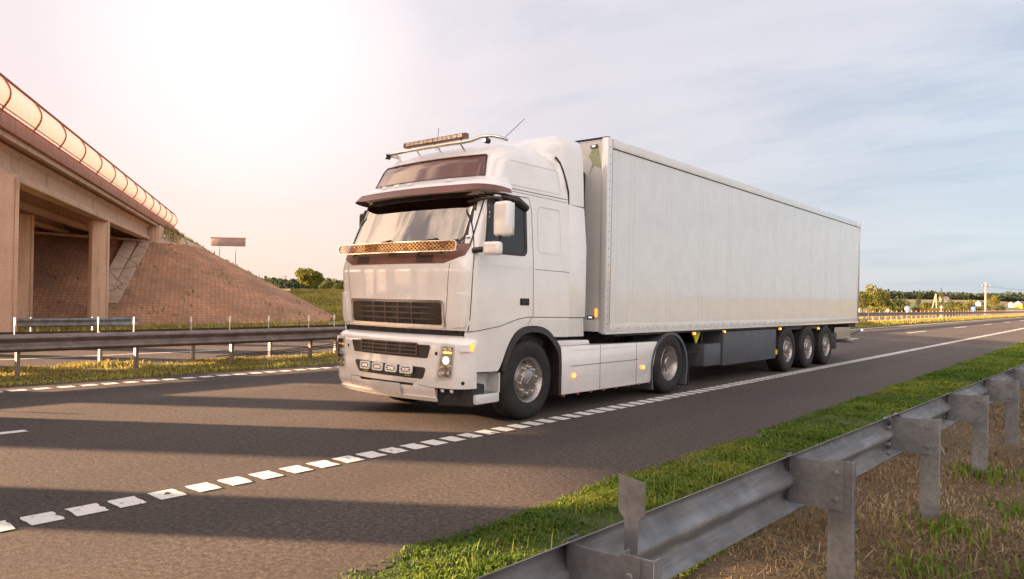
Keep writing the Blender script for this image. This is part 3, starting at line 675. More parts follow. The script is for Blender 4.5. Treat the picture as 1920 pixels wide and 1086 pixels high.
# ------------------------------------------------------------------ bridge
BD = Vector((-.846, .534, 0)).normalized(); BN = Vector((.534, .846, 0)).normalized()
BO = Vector((-25.0, 6.8, 0))-BN*.32
def bp(t, n, z): p = BO+BD*t+BN*n; return (p.x, p.y, z)   # t along the bridge (away), n outward to the visible side
def bridge():
    R0 = empty('overpass_bridge', (-25, 6.8, 0), 0, 'concrete overpass with curved translucent side screens crossing the motorway at the left', 'bridge')
    def q(v): return (v[0]+25, v[1]-6.8, v[2])
    T0, T1 = -52, 31.2
    def ext(prof, t0, t1, n=1):
        m = MB(); return m.prism([(a, b) for a, b in prof], lambda u, v, t: q(bp(t, u, v)), t0, t1)
    # deck slab
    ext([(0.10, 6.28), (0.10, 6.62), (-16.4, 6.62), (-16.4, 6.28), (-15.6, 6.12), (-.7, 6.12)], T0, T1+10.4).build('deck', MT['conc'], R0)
    # edge beams
    for s in (1, -1):
        o = 0 if s == 1 else -16.3
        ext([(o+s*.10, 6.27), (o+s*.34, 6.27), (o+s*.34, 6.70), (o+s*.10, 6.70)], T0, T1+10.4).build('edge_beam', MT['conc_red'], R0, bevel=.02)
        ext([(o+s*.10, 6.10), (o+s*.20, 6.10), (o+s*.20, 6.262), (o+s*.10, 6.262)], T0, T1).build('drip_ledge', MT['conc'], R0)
    # girders
    for i in range(8):
        n0 = -.55-i*2.18
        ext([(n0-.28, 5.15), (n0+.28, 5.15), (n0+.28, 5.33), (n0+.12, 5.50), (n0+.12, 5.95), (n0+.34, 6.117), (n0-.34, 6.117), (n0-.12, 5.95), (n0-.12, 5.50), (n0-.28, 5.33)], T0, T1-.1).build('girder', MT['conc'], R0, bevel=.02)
    # piers in rows parallel to the motorway
    for X_, ycols in ((-40.7, (15.5, 12.05, 8.6, 5.15, 1.7, -1.75)), (-27.0, (7.4, 3.85, .3, -3.25, -6.8, -10.3)), (-15.4, (-1.25, -4.85, -8.45, -12.0, -15.6)), (-1.2, (-9.4, -12.9, -16.4, -19.9, -23.4))):
        for y in ycols:
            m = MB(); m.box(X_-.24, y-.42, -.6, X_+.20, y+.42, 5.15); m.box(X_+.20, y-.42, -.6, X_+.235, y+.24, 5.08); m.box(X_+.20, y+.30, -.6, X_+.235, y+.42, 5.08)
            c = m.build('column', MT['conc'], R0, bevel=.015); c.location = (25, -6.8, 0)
    # abutment seat beam
    def ab(x0, x1, z0, z1, name, y0=-4, y1=23.2):
        m = MB(); m.box(x0+25, y0-6.8, z0, x1+25, y1-6.8, z1); return m.build(name, MT['conc'], R0, bevel=.03)
    ab(-52.6, -51.5, 4.15, 5.13, 'abutment_beam', -3, 22.6)
    ab(-53.4, -52.62, 4.15, 6.0, 'abutment_wall', -3, 22.4)
    m = MB(); m.prism([(-.6, 4.15), (.3, 4.15), (.34, 6.2), (-.6, 6.2)], lambda u, v, t: q(bp(t, u, v)), T1+.1, T1+2.2); m.build('wing_wall', MT['conc'], R0, bevel=.03)
    # side screens on both sides
    for s, o in ((1, .22), (-1, -16.52)):
        pr = []
        for k in range(9):
            a = k/8; pr.append((o+s*(.20*math.sin(PI*a)+.02), 6.86+.92*a))
        tp = -30 if s == 1 else -30
        ts = [12.2-3.03*k-12.2+.0 for k in range(-14, 15)]
        ts = [.35+3.03*k for k in range(-16, 14) if .35+3.03*k < T1+10.4]
        for t in ts:
            m = MB(); m.tube([q(bp(t, o, 6.66))]+[q(bp(t, n, z)) for n, z in pr], .038, 6); m.build('screen_post', MT['redsteel'], R0)
        for a, b in zip(ts, ts[1:]):
            nu = 2; V = []; uv = []
            Xg = np.zeros((len(pr), 13)); Yg = Xg.copy(); Zg = Xg.copy(); U = np.zeros((len(pr), 13, 2))
            for j, (n, z) in enumerate(pr):
                for i in range(13):
                    t = a+.05+(b-a-.1)*i/12; v = q(bp(t, n-s*.015, z)); Xg[j, i], Yg[j, i], Zg[j, i] = v; U[j, i] = (t*1.2, j/8)
            grid_mesh('screen_panel', Xg, Yg, Zg, MT['panel'], R0, U)
        for z, r in ((6.80, .035), (7.80, .045), (6.93, .02)):
            m = MB(); m.tube([q(bp(ts[0], o+s*.02, z)), q(bp(ts[-1], o+s*.02, z))], r, 6); m.build('rail', MT['redsteel'], R0)
bridge()
# ------------------------------------------------------------------ embankment
def emb_h(x, y):
    x = np.asarray(x, float); y = np.asarray(y, float)
    # abutment and approach: distance to polygon {x<-54.3, -24.5<n<-7.9}
    n = (x+25)*BN.x+(y-6.8)*BN.y
    # corner points of the convex region
    dn = np.maximum(n-(-.35), (-17.0)-n); dx = x-(-54.2)
    inside_n = dn <= 0
    # approximate distance: corner handled with the two half planes' intersection
    # corner 1: n=-.35, x=-54.2
    y1 = 6.8+(-.35-(-54.2+25)*BN.x)/BN.y; c1 = (-54.2, y1)
    d = np.maximum(dn, dx)
    along_t = BD.x*(x-c1[0])+BD.y*(y-c1[1])       # beyond corner along the bridge
    yy = y-c1[1]
    reg = (along_t < 0) & (yy > 0)                # cone sector
    d = np.where(reg, np.hypot(x-c1[0], yy), np.where(yy <= 0, np.maximum(dx, -17.0-n), np.maximum(dn, 0)))
    d = np.maximum(d, 0)
    h = 6.35-d/1.95
    return h
def embankment():
    xs = np.arange(-150, -40, .5); ys_ = np.arange(-12, 110, .5); X, Y = np.meshgrid(xs, ys_)
    h = emb_h(X, Y)+.05*fbm(X, Y, .5, 31)*.6; base = gz(X, Y)-.25; Z = np.maximum(h, base)
    # keep only quads above ground
    ny, nx = X.shape; i = np.arange(ny*nx).reshape(ny, nx); f = np.stack([i[:-1, :-1], i[:-1, 1:], i[1:, 1:], i[1:, :-1]], -1).reshape(-1, 4)
    up_ = (h > base+.02).ravel(); keep = up_[f].any(1); f = f[keep]
    cx = X.ravel()[f].mean(1); cy = Y.ravel()[f].mean(1); n = (cx+25)*BN.x+(cy-6.8)*BN.y; hc = h.ravel()[f].mean(1)
    top = hc > 4.9
    v = np.stack([X, Y, Z], -1).reshape(-1, 3)
    me = bpy.data.meshes.new('embankment'); me.from_pydata(v.tolist(), [], f.tolist())
    me.materials.append(MT['pavers']); me.materials.append(MT['slab']); me.materials.append(MT['ground'])
    tt = -BD.x*0+((cx+25)*BD.x+(cy-6.8)*BD.y)
    mi = np.where(top & (tt < 46), 1, np.where(tt > 55, 2, np.where(hc > 6.2, 2, 0)))
    me.polygons.foreach_set('material_index', mi.astype(int))
    me.polygons.foreach_set('use_smooth', np.ones(len(f), bool))
    # uv: around the cone / down the slope
    px, py = v[:, 0], v[:, 1]; y1 = 6.8+(-.35-(-54.2+25)*BN.x)/BN.y
    ang = np.arctan2(py-y1, px+54.2); a0 = math.atan2(BN.y, BN.x)
    al = BD.x*(px+54.2)+BD.y*(py-y1)
    uu = np.where(py < y1, py-y1, np.where(al < 0, 7.0*np.clip(ang, 0, a0), 7.0*a0+al))
    uv = np.stack([uu*1.7, v[:, 2]*3.4], 1)
    l = me.uv_layers.new(name='UVMap'); vi = np.empty(len(me.loops), int); me.loops.foreach_get('vertex_index', vi); l.data.foreach_set('uv', uv[vi].ravel())
    me.update(); o = bpy.data.objects.new('embankment', me); COL.objects.link(o)
    tag(o, kind='structure')
    bm = bmesh.new(); bm.from_mesh(me); bmesh.ops.delete(bm, geom=[q for q in bm.verts if not q.link_faces], context='VERTS'); bm.to_mesh(me); bm.free()
    # weeds rooted in the paving
    n = 16000; x = RNG.uniform(-80, -42, n); y = RNG.uniform(0, 50, n); h = emb_h(x, y)
    k = (h > -.2) & (h < 6.3) & (fbm(x, y, .9, 41)+RNG.normal(0, .25, n) > .95); x, y, h = x[k], y[k], h[k]
    if len(x):
        o = blades('embankment_weeds', np.stack([x, y, h], 1), .32, .035, MT['medgrass'], .8, tint=.3); tag(o, 'dry weeds growing through the paved bridge slope', 'weeds')
    n = 5000; t = RNG.uniform(32, 75, n); nn = RNG.uniform(-.9, 1.2, n)
    p = np.stack([-25+BD.x*t+BN.x*nn, 6.8+BD.y*t+BN.y*nn], 1); hh = emb_h(p[:, 0], p[:, 1]); k = fbm(p[:, 0], p[:, 1], .8, 44)+RNG.normal(0, .3, n) > .2
    o = blades('crest_weeds', np.stack([p[:, 0], p[:, 1], hh], 1)[k], .45, .03, MT['medgrass'], .7, tint=.4); tag(o, 'tall dry weeds along the crest of the bridge embankment', 'weeds')
    # drainage chute of concrete slabs below the wing wall
    R0 = empty('drainage_chute', (-50, 22, 0), 0, 'pale stepped concrete drainage chute running down the bridge slope beside the column', 'drain')
    for s, w in ((0, .75), (.95, .65)):
        for k in range(6):
            a, b = k/6, (k+.94)/6
            def P(q, side):
                x = -51.0+7.6*q; y = 21.0-4.8*q+s*(1-.25*q)+side*w; return (x, y)
            c = [P(a, 0), P(a, 1), P(b, 1), P(b, 0)]
            z = [float(emb_h(*p_)) for p_ in c]
            lo = [(p_[0]+50, p_[1]-22, zz+.02) for p_, zz in zip(c, z)]; hi = [(p_[0]+50, p_[1]-22, zz+.16+.10*(1 if (s == 0) == (j in (0, 3)) else 0)) for j, (p_, zz) in enumerate(zip(c, z))]
            m = MB(); m.hexa(lo, hi); m.build('slab', MT['slab'], R0)
embankment()
def signboard():
    x, y = -70.3, 39.1
    R0 = empty('road_sign', (x, y, float(emb_h(x, y))), rad(40), 'back of a wide flat sign board standing behind the bridge embankment', 'sign')
    z0 = 6.35-float(emb_h(x, y))
    m = MB(); m.box(-1.75, -.03, z0+.0, 1.75, .03, z0+.85); b = m.build('board', MT['signback'], R0, bevel=.01)
    m = MB(); m.box(-1.8, -.05, z0+.78, 1.8, -.03, z0+.90); m.build('edge_strip', MT['conc_red'], b)
    for s in (-.9, .75): MB().tube([(s, .06, -.4), (s, .06, z0+.8)], .04, 6).build('post', MT['wood'], R0)
signboard()

# ------------------------------------------------------------------ tractor
CAB = [(1.12, .17, 1.215, .14, .20), (1.3, .14, 1.22, .14, .20), (1.9, .10, 1.22, .14, .22), (2.0, .12, 1.22, .14, .22), (2.12, .16, 1.215, .15, .24), (2.85, .48, 1.175, .15, .25), (3.0, .54, 1.16, .15, .26), (3.3, .68, 1.115, .15, .28), (3.42, .77, 1.075, .15, .28), (3.51, .89, 1.01, .13, .28), (3.56, 1.02, .93, .11, .28), (3.58, 1.2, .80, .10, .28)]
BMP = [(.30, .13, 1.17, .17, .26), (.34, .08, 1.20, .17, .27), (.45, .03, 1.225, .17, .28), (.62, .02, 1.23, .17, .28), (1.0, .03, 1.225, .17, .27), (1.05, .05, 1.215, .17, .26), (1.09, .09, 1.19, .17, .26), (1.10, .14, 1.15, .17, .25)]
def lv(T, z):
    if z <= T[0][0]: return T[0][1:]
    for a, b in zip(T, T[1:]):
        if z <= b[0]:
            t = (z-a[0])/(b[0]-a[0]); return tuple(p+(q_-p)*t for p, q_ in zip(a[1:], b[1:]))
    return T[-1][1:]
def P0(T, s, z):
    y0, w, bow, r = lv(T, z); sg = 1 if s >= 0 else -1; s = abs(s); f = w-r
    if s <= f: return Vector((sg*s, y0+bow*(s/w)**2, z))
    yb = y0+bow*(f/w)**2; L_ = r*PI/2
    if s <= f+L_:
        a = (s-f)/r; return Vector((sg*(f+r*math.sin(a)), yb+r*(1-math.cos(a)), z))
    return Vector((sg*w, yb+r+(s-f-L_), z))
def ystart(T, z):
    y0, w, bow, r = lv(T, z); f = w-r; return y0+bow*(f/w)**2+r, f+r*PI/2, y0+bow*(f/w)**2, f, r
def mapF(T):
    def g(s, z, t=0):
        p = P0(T, s, z)
        if t == 0: return p
        e = .01; a = P0(T, s+e, z)-P0(T, s-e, z); b = P0(T, s, z+e)-P0(T, s, z-e); n = a.cross(b).normalized()
        return p+n*t
    return g
def mapS(T, sg=1):
    F = mapF(T)
    def g(y, z, t=0):
        ys_, ss_, yb, f, r = ystart(T, z)
        if y >= ys_: s = ss_+y-ys_
        else: s = f+r*math.acos(max(-1, min(1, 1-(y-yb)/r)))
        return F(sg*s, z, t)
    return g
def patch(poly, mp, t0, t1, res=.07):
    """solid patch: polygon in surface coordinates, laid on a curved surface from offset t0 to t1"""
    bm = bmesh.new(); vs = [bm.verts.new((u, v, 0)) for u, v in poly]
    bmesh.ops.remove_doubles(bm, verts=bm.verts, dist=1e-5)
    vv = list(bm.verts); bm.faces.new(vv)
    us = [v.co.x for v in vv]; zs = [v.co.y for v in vv]
    for ax, lo, hi in ((0, min(us), max(us)), (1, min(zs), max(zs))):
        n = int((hi-lo)/res)
        for k in range(1, n+1):
            c = lo+(hi-lo)*k/(n+1); co = [0, 0, 0]; no = [0, 0, 0]; co[ax] = c; no[ax] = 1
            bmesh.ops.bisect_plane(bm, geom=list(bm.verts)+list(bm.edges)+list(bm.faces), plane_co=co, plane_no=no)
    bm.verts.index_update(); n = len(bm.verts); m = MB()
    uv = [(v.co.x, v.co.y) for v in bm.verts]; fs = [tuple(v.index for v in f.verts) for f in bm.faces]
    be = [(e.verts[0].index, e.verts[1].index) for e in bm.edges if len(e.link_faces) == 1]
    bm.free()
    m.add([mp(u, v, t0) for u, v in uv]+[mp(u, v, t1) for u, v in uv], [tuple(reversed(f)) for f in fs]+[tuple(i+n for i in f) for f in fs]+[(a, b, b+n, a+n) for a, b in be])
    return m
def ring(outer, inner, mp, t0, t1, ti=None):
    n = len(outer); ti = t1 if ti is None else ti
    m = MB(); vs = [mp(u, v, t0) for u, v in outer]+[mp(u, v, t1) for u, v in outer]+[mp(u, v, ti) for u, v in inner]+[mp(u, v, t0) for u, v in inner]
    fs = []
    for i in range(n):
        j = (i+1) % n
        for k in range(4): fs.append((k*n+i, k*n+j, ((k+1) % 4)*n+j, ((k+1) % 4)*n+i))
    return m.add(vs, fs)
def seam(pts, mp, w=.007, t=.0015, res=.05):
    """thin dark joint line following a surface"""
    Q = []
    for a, b in zip(pts, pts[1:]):
        n = max(1, int(math.hypot(b[0]-a[0], b[1]-a[1])/res))
        for k in range(n): Q.append((a[0]+(b[0]-a[0])*k/n, a[1]+(b[1]-a[1])*k/n))
    Q.append(pts[-1]); vs = []; m = MB()
    for i, q_ in enumerate(Q):
        a = Q[max(i-1, 0)]; b = Q[min(i+1, len(Q)-1)]; d = Vector((b[0]-a[0], b[1]-a[1])).normalized(); nx, ny = -d.y*w/2, d.x*w/2
        vs += [mp(q_[0]+nx, q_[1]+ny, t), mp(q_[0]-nx, q_[1]-ny, t)]
    return m.add(vs, [(2*i, 2*i+1, 2*i+3, 2*i+2) for i in range(len(Q)-1)])
rr_ = lambda x0, z0, x1, z1, r=.04, seg=5, sub=6: rpoly([(x0, z0), (x1, z0), (x1, z1), (x0, z1)], r, seg, sub)
CF = mapF(CAB); CS = {1: mapS(CAB, 1), -1: mapS(CAB, -1)}; BF = mapF(BMP); BS = {1: mapS(BMP, 1), -1: mapS(BMP, -1)}
def yrear(z): return 2.28 if z < 3.05 else 2.28-.38*((z-3.05)/.53)**1.8

def chaikin(P, it=2):
    for _ in range(it):
        Q = [P[0]]
        for a, b in zip(P, P[1:]): Q += [(a[0]*.75+b[0]*.25, a[1]*.75+b[1]*.25), (a[0]*.25+b[0]*.75, a[1]*.25+b[1]*.75)]
        P = Q+[P[-1]]
    return P
def make_wheel(parent, x, y, z, sg, kind, R=.515, W=.30):
    """sg=+1: outer face towards +x"""
    hub = {'front': [(0, .0), (.02, .06), (.0, .13), (-.005, .135), (-.02, .14), (-.02, .20), (-.05, .215), (-.075, .235), (-.03, .262), (-.005, .278), (.004, .292), (-.008, .298), (-.03, .29)],
           'rear': [(-.02, .0), (-.015, .09), (-.03, .105), (-.15, .115), (-.165, .15), (-.175, .20), (-.15, .225), (-.06, .252), (-.015, .272), (.004, .290), (-.008, .298), (-.03, .29)],
           'trailer': [(.01, .0), (.008, .095), (-.01, .11), (-.02, .12), (-.02, .20), (-.045, .215), (-.075, .235), (-.03, .262), (-.005, .278), (.004, .292), (-.008, .298), (-.03, .29)]}[kind]
    m = MB(); m.lathe(hub, (0, 0, 0), 'X', 48, sg)
    w = m.build('wheel', MT['rim'], parent, smooth=True, angle=35); w.location = (x, y, z)
    t = MB(); t.lathe([(-.035, .292), (.003, .300), (.012, .33), (.018, .40), (.012, .455), (.0, .475), (-.012, .495), (-.045, R), (-.075, R), (-.08, R-.012), (-.09, R-.012), (-.095, R), (-.14, R+.001), (-.145, R-.012), (-.155, R-.012), (-.16, R), (-W+.04, R), (-W+.01, .49), (-W, .40), (-W, .27), (-.10, .27)], (0, 0, 0), 'X', 64, sg)
    t.build('tyre', MT['tyre'], w, smooth=True, angle=50)
    n = 10
    for k in range(n):
        a = 2*PI*(k+.3)/n; rb = .168 if kind != 'rear' else .175; xb = -.02 if kind != 'rear' else -.17
        if kind == 'rear' and k % 2: continue
        b = MB(); c = (sg*xb, rb*math.cos(a), rb*math.sin(a))
        b.lathe([(0, .018), (.022, .018), (.034, .010), (.036, 0)], c, 'X', 10, sg); b.build('wheel_nut', MT['chrome'] if kind == 'front' else MT['rim'], w, smooth=True)
    for k in range(8):      # hand holes
        if kind == 'front' and k % 2: continue
        a = 2*PI*(k+.1)/8; rb = .222; c = (sg*(-.054 if kind != 'rear' else -.150), rb*math.cos(a), rb*math.sin(a))
        MB().lathe([(0, 0), (.012, 0), (.012, .014 if kind == 'front' else .020), (0, .016 if kind == 'front' else .022)], c, 'X', 10, sg).build('hand_hole', MT['dark'], w)
    if kind == 'front':
        m = MB(); m.lathe([(0, .118), (.010, .116), (.016, .10), (.017, 0)], (sg*.006, 0, 0), 'X', 40, sg)
        h = m.build('hub_cap', MT['rim'], w, smooth=True)
        b = MB(); b.prism(rr_(-.085, -.009, .085, .009, .008, 3, 1), lambda u, v, t: (sg*(.022+t), u*.80-v*.6, u*.6+v*.8), 0, .006); b.build('cap_bar', MT['chrome'], w)
    return w

TR = empty('tractor_truck', (-7.05, 6.0, 0), 0, 'white tractor truck with high cab, pulling the white box trailer on the near lane', 'truck')
def tractor():
    Wt = MT['white']
    # ---- cab shell (openings for windscreen and door windows)
    nz = 70; ns = 230; m = MB(); Z = [1.165+(3.58-1.165)*j/nz for j in range(nz+1)]
    G = []
    for z in Z:
        ys_, ss_, *_ = ystart(CAB, z); smax = ss_+yrear(z)-ys_
        G.append([(-smax+2*smax*i/ns) for i in range(ns+1)])
    V = [P0(CAB, s, z) for z, row in zip(Z, G) for s in row]; fs = []
    def hole(s, z):
        p = P0(CAB, s, z)
        if abs(s) < 1.07 and 2.21 < z < 2.825: return True
        if p.y > .50 and p.y < 1.315 and 2.12 < z < 2.75 and abs(s) > 1.15:
            return p.y > .535+.125*(z-2.14)/.6
        return False
    for j in range(nz):
        for i in range(ns):
            if hole((G[j][i]+G[j+1][i+1])/2, (Z[j]+Z[j+1])/2): continue
            a = j*(ns+1)+i; fs.append((a, a+1, a+ns+2, a+ns+1))
    top = nz*(ns+1); fs.append(tuple(top+i for i in range(ns+1)))
    # rear wall
    for j in range(nz):
        fs.append((j*(ns+1), (j+1)*(ns+1), (j+1)*(ns+1)+ns, j*(ns+1)+ns))
    m.add(V, fs); cab = m.build('cab_body', Wt, TR, smooth=True, angle=50)
    # ---- upper window
    uw = rpoly([(-1.06, 3.06), (1.045, 3.06), (.965, 3.36), (-.965, 3.36)], [.02, .02, .07, .07], 5, 10)
    uwi = rpoly([(-1.035, 3.075), (1.02, 3.075), (.945, 3.345), (-.945, 3.345)], [.02, .02, .06, .06], 5, 10)
    patch(uw, CF, -.004, .004).build('upper_window', MT['topglass'], TR, smooth=True)
    ring(uw, uwi, CF, .0, .012).build('upper_window_seal', MT['black'], TR, smooth=True)
    # ---- windscreen, surround and cowl
    wo = rpoly([(-1.16, 2.17), (1.16, 2.17), (1.135, 2.86), (-1.135, 2.86)], .05, 5, 14)
    wi = rpoly([(-1.035, 2.235), (1.035, 2.235), (1.015, 2.80), (-1.015, 2.80)], .09, 5, 14)
    fr = ring(wo, wi, CF, -.012, .004, .002).build('windscreen', MT['black'], TR, smooth=True)
    patch(rpoly([(-1.07, 2.20), (1.07, 2.20), (1.05, 2.825), (-1.05, 2.825)], .09, 5, 1), CF, -.006, -.003).build('glass', MT['wglass'], fr, smooth=True)
    cowl = patch(rpoly([(-1.13, 2.06), (-.86, 1.965), (.86, 1.965), (1.13, 2.06), (1.17, 2.20), (-1.17, 2.20)], [.03, .1, .1, .03, .02, .02], 5, 1), CF, -.004, .007).build('cowl_panel', MT['visor'], TR, smooth=True)
    for s in (-.60, .56):
        for k in range(5): patch(rr_(s-.13, 1.985+.018*k, s+.13, 1.994+.018*k, .003, 2, 1), CF, .008, .013).build('vent_slat', MT['black'], cowl)
    for s, e in ((-.85, -.25), (-.05, .55), (.45, 1.0)):
        w = MB(); w.tube([CF(s, 2.06, .03), CF(s+.1, 2.10, .05), CF(e, 2.23, .025)], .010, 6); wp = w.build('wiper', MT['black'], TR)
        w = MB(); w.tube([CF(s+.12, 2.20, .012), CF(e+.12, 2.27, .012)], .008, 5); w.build('wiper_blade', MT['black'], wp)
    # ---- sun visor: white upper lip and smoked lower blade
    def band(prof, s1, nm, mat, th=.008, taper=None):
        m = MB(); n = 64; L_ = len(prof); vs = []
        for i in range(n+1):
            s = -s1+2*s1*i/n; k = 1.0 if taper is None else taper(abs(s)/s1)
            for z, t in prof: vs.append(CF(s, prof[0][0]+(z-prof[0][0])*k, t))
            for z, t in reversed(prof): vs.append(CF(s, prof[0][0]+(z-prof[0][0])*k, t-th))
        fs = []; Q = 2*L_
        for i in range(n):
            for j in range(Q): fs.append((i*Q+j, i*Q+(j+1) % Q, (i+1)*Q+(j+1) % Q, (i+1)*Q+j))
        fs += [tuple(range(Q)), tuple(n*Q+j for j in range(Q-1, -1, -1))]
        return m.add(vs, fs).build(nm, mat, TR, smooth=True, angle=50)
    vz = band([(3.065, .004), (3.03, .03), (2.97, .09), (2.915, .135), (2.885, .145)], 1.36, 'visor_panel', Wt, .012)
    for s in (-.55, -.28, -.02, .62): patch(rr_(s-.05, 2.95, s+.05, 2.985, .008, 3, 1), CF, .112, .122).build('marker_lens', MT['trim'], vz, smooth=True)
    band([(2.882, .143), (2.86, .155), (2.80, .175), (2.765, .185)], 1.33, 'sun_visor', MT['visor'], .006, lambda q: 1.0-.55*max(0, (q-.62)/.38)**1.5)
    # ---- screen guard bar (stadium of perforated plate in a bright rim)
    def BARF(s, z, t=0): y = .07+.075*(s/1.16)**2; return Vector((s, y-t, z))
    so_ = rpoly([(-1.10, 2.10), (1.12, 2.10), (1.12, 2.235), (-1.10, 2.235)], .066, 7, 16); si_ = rpoly([(-1.085, 2.113), (1.107, 2.113), (1.107, 2.222), (-1.085, 2.222)], .054, 7, 16)
    gb = ring(so_, si_, BARF, -.012, .012).build('screen_guard', MT['chrome'], TR, smooth=True)
    patch(si_, BARF, -.001, .001, .15).build('perforated_plate', MT['screen'], gb)
    for s in (-.8, 0, .8): MB().tube([BARF(s, 2.14, -.01), CF(s, 2.09, .0)], .012, 6).build('bracket', MT['black'], gb)
    # ---- grille
    go = rr_(-.87, 1.185, .87, 1.525, .06, 6, 10); gi = rr_(-.835, 1.225, .835, 1.49, .045, 6, 10)
    gr = ring(go, gi, CF, -.01, .022, .012).build('upper_grille', MT['alu'], TR, smooth=True)
    gp = patch(rr_(-.84, 1.22, .84, 1.495, .04, 4, 1), CF, -.006, .003).build('grille_backing', MT['dark'], gr)
    for z in (1.29, 1.36, 1.43):
        patch(rpoly([(-.72, z), (-.5, z-.008), (.5, z-.008), (.72, z), (.5, z+.008), (-.5, z+.008)], 0, 1, 1), CF, .003, .014).build('slat', MT['slat'], gp)
    for s in (-.36, -.12, .12, .36): patch(rr_(s-.010, 1.23, s+.010, 1.488, .002, 1, 1), CF, .003, .011).build('rib', MT['slat'], gp)
    for s in (-1, 1):
        patch(rpoly([(s*.84, 1.23), (s*.60, 1.23), (s*.60, 1.49), (s*.84, 1.49)], 0, 1, 1), CF, .0031, .0062).build('side_blank', MT['black'], gp)
        # corner air deflector pads
        patch(rpoly([(s*.955, 1.20), (s*1.15, 1.215), (s*1.20, 1.60), (s*1.02, 1.605)], .035, 4, 1), CF, -.004, .024, .05).build('corner_pad', Wt, TR, smooth=True, angle=30)
        seam([(s*.865, 1.13), (s*.955, 1.97)], CF).build('hood_seam', MT['dark'], TR)
    # dark gap under the hood
    patch(rr_(-1.22, .98, 1.22, 1.20, .01, 3, 1), CF, -.09, -.035).build('hood_gap', MT['dark'], TR)
    # ---- bumper shell
    nz = 26; ns = 120; Zb = [.30+(1.10-.30)*j/nz for j in range(nz+1)]; m = MB(); V = []
    for z in Zb:
        ys_, ss_, *_ = ystart(BMP, z); sm = ss_+.40-ys_ if .40 > ys_ else ss_
        V += [P0(BMP, -sm+2*sm*i/ns, z) for i in range(ns+1)]
    fs = []
    for j in range(nz):
        for i in range(ns):
            s_ = abs(i/ns*2-1)*1.35; zc = (Zb[j]+Zb[j+1])/2
            right = i > ns/2
            if zc < .475 and right and i/ns*2-1 > .60: continue        # missing corner piece: open at the near corner
            if .47 < zc < .52 and abs(i/ns*2-1) < .36: continue
            a = j*(ns+1)+i; fs.append((a, a+1, a+ns+2, a+ns+1))
    a = nz*(ns+1); fs.append(tuple(a+i for i in range(ns+1)))
    m.add(V, fs); m.build('bumper', Wt, TR, smooth=True, angle=45)
    # inner dark body behind bumper and below cab
    MB().box(-.96, .42, .40, .96, 1.0, 1.10).build('front_underbody', MT['dark'], TR, bevel=.03)
    # bumper insets
    ug = patch(rpoly([(-.72, .985), (-.64, .835), (.72, .825), (.76, .985)], .03, 4, 1), BF, -.01, .004).build('middle_grille', MT['black'], TR, smooth=True)
    patch(rr_(-.45, .845, .56, 1.0, .01, 3, 1), BF, .0045, .008).build('grille_backing', MT['dark'], ug)
    for z in (.86, .908, .956, .996): patch(rr_(-.45, z-.006, .56, z+.006, .002, 1, 1), BF, .008, .022).build('slat', MT['slat'], ug)
    for s in (-.45, -.2, .05, .30, .56): patch(rr_(s-.008, .85, s+.008, 1.0, .002, 1, 1), BF, .008, .020).build('rib', MT['slat'], ug)
    for k in range(4): patch(rr_(-.66, .905+.014*k, -.56, .911+.014*k, .001, 1, 1), BF, .0045, .009).build('small_vent', MT['dark'], ug)
    lg = patch(rpoly([(-.64, .735), (-.50, .585), (.66, .575), (.71, .715)], .04, 4, 1), BF, -.01, .004).build('lower_grille', MT['black'], TR, smooth=True)
    patch(rr_(-.42, .49, .56, .60, .006, 2, 1), BF, -.03, -.006).build('lower_slot', MT['dark'], lg)
    patch(rr_(-.43, .545, .58, .575, .006, 2, 1), BF, .0, .012).build('slot_bar', Wt, lg, smooth=True)
    for s in (-.35, .43): patch(rr_(s-.05, .60, s+.05, .612, .002, 1, 1), BF, .005, .012).build('yellow_clip', MT['yellow'], lg)
    for s in (-.32, -.07, .18, .43):     # four auxiliary lamps with bright guards
        l = patch(rr_(s-.095, .632, s+.095, .722, .022, 4, 3), BF, .006, .045).build('auxiliary_lamp', MT['dark'], TR, smooth=True)
        ring(rr_(s-.098, .629, s+.098, .725, .024, 4, 3), rr_(s-.078, .647, s+.078, .707, .014, 4, 3), BF, .03, .052).build('guard_frame', MT['swhite'], l, smooth=True)
        for z in (.662, .692): patch(rr_(s-.085, z-.005, s+.085, z+.005, .002, 1, 1), BF, .046, .054).build('guard_bar', MT['swhite'], l)
        patch(rr_(s-.05, .668, s+.05, .686, .004, 2, 1), BF, .045, .048).build('bulb', MT['reflector'], l)
    # plate
    patch(rr_(-.20, .365, .31, .50, .012, 3, 1), BF, .02, .045).build('number_plate', MT['plate'], TR, smooth=True)
    # lower lip
    patch(rr_(-1.05, .325, .82, .365, .012, 3, 1), BF, .0, .022, .05).build('bumper_lip', Wt, TR, smooth=True)
    seam([(-.73, .30), (-.72, .515), (-.45, .515)], BF).build('bumper_seam', MT['dark'], TR)
    seam([(.60, .50), (.84, .478), (1.0, .476)], BF, .006).build('bumper_seam', MT['dark'], TR)
    seam([(.80, 1.085), (.86, 1.04), (.85, .50)], BF, .004).build('bumper_seam', MT['trim'], TR)
    for (s, z) in ((.845, .89), (-.80, .90), (1.20, .555)):
        c = BF(s, z, .002); n = (BF(s, z, .02)-BF(s, z, 0)).normalized(); ms = MB()
        a = n.cross(Vector((0, 0, 1))).normalized(); b = a.cross(n); ms.add([c]+[c+(a*math.cos(q_)+b*math.sin(q_))*.022+n*.003 for q_ in [2*PI*k/16 for k in range(16)]], [(0, 1+k, 1+(k+1) % 16) for k in range(16)]); ms.build('tow_cover', MT['dark'], TR)
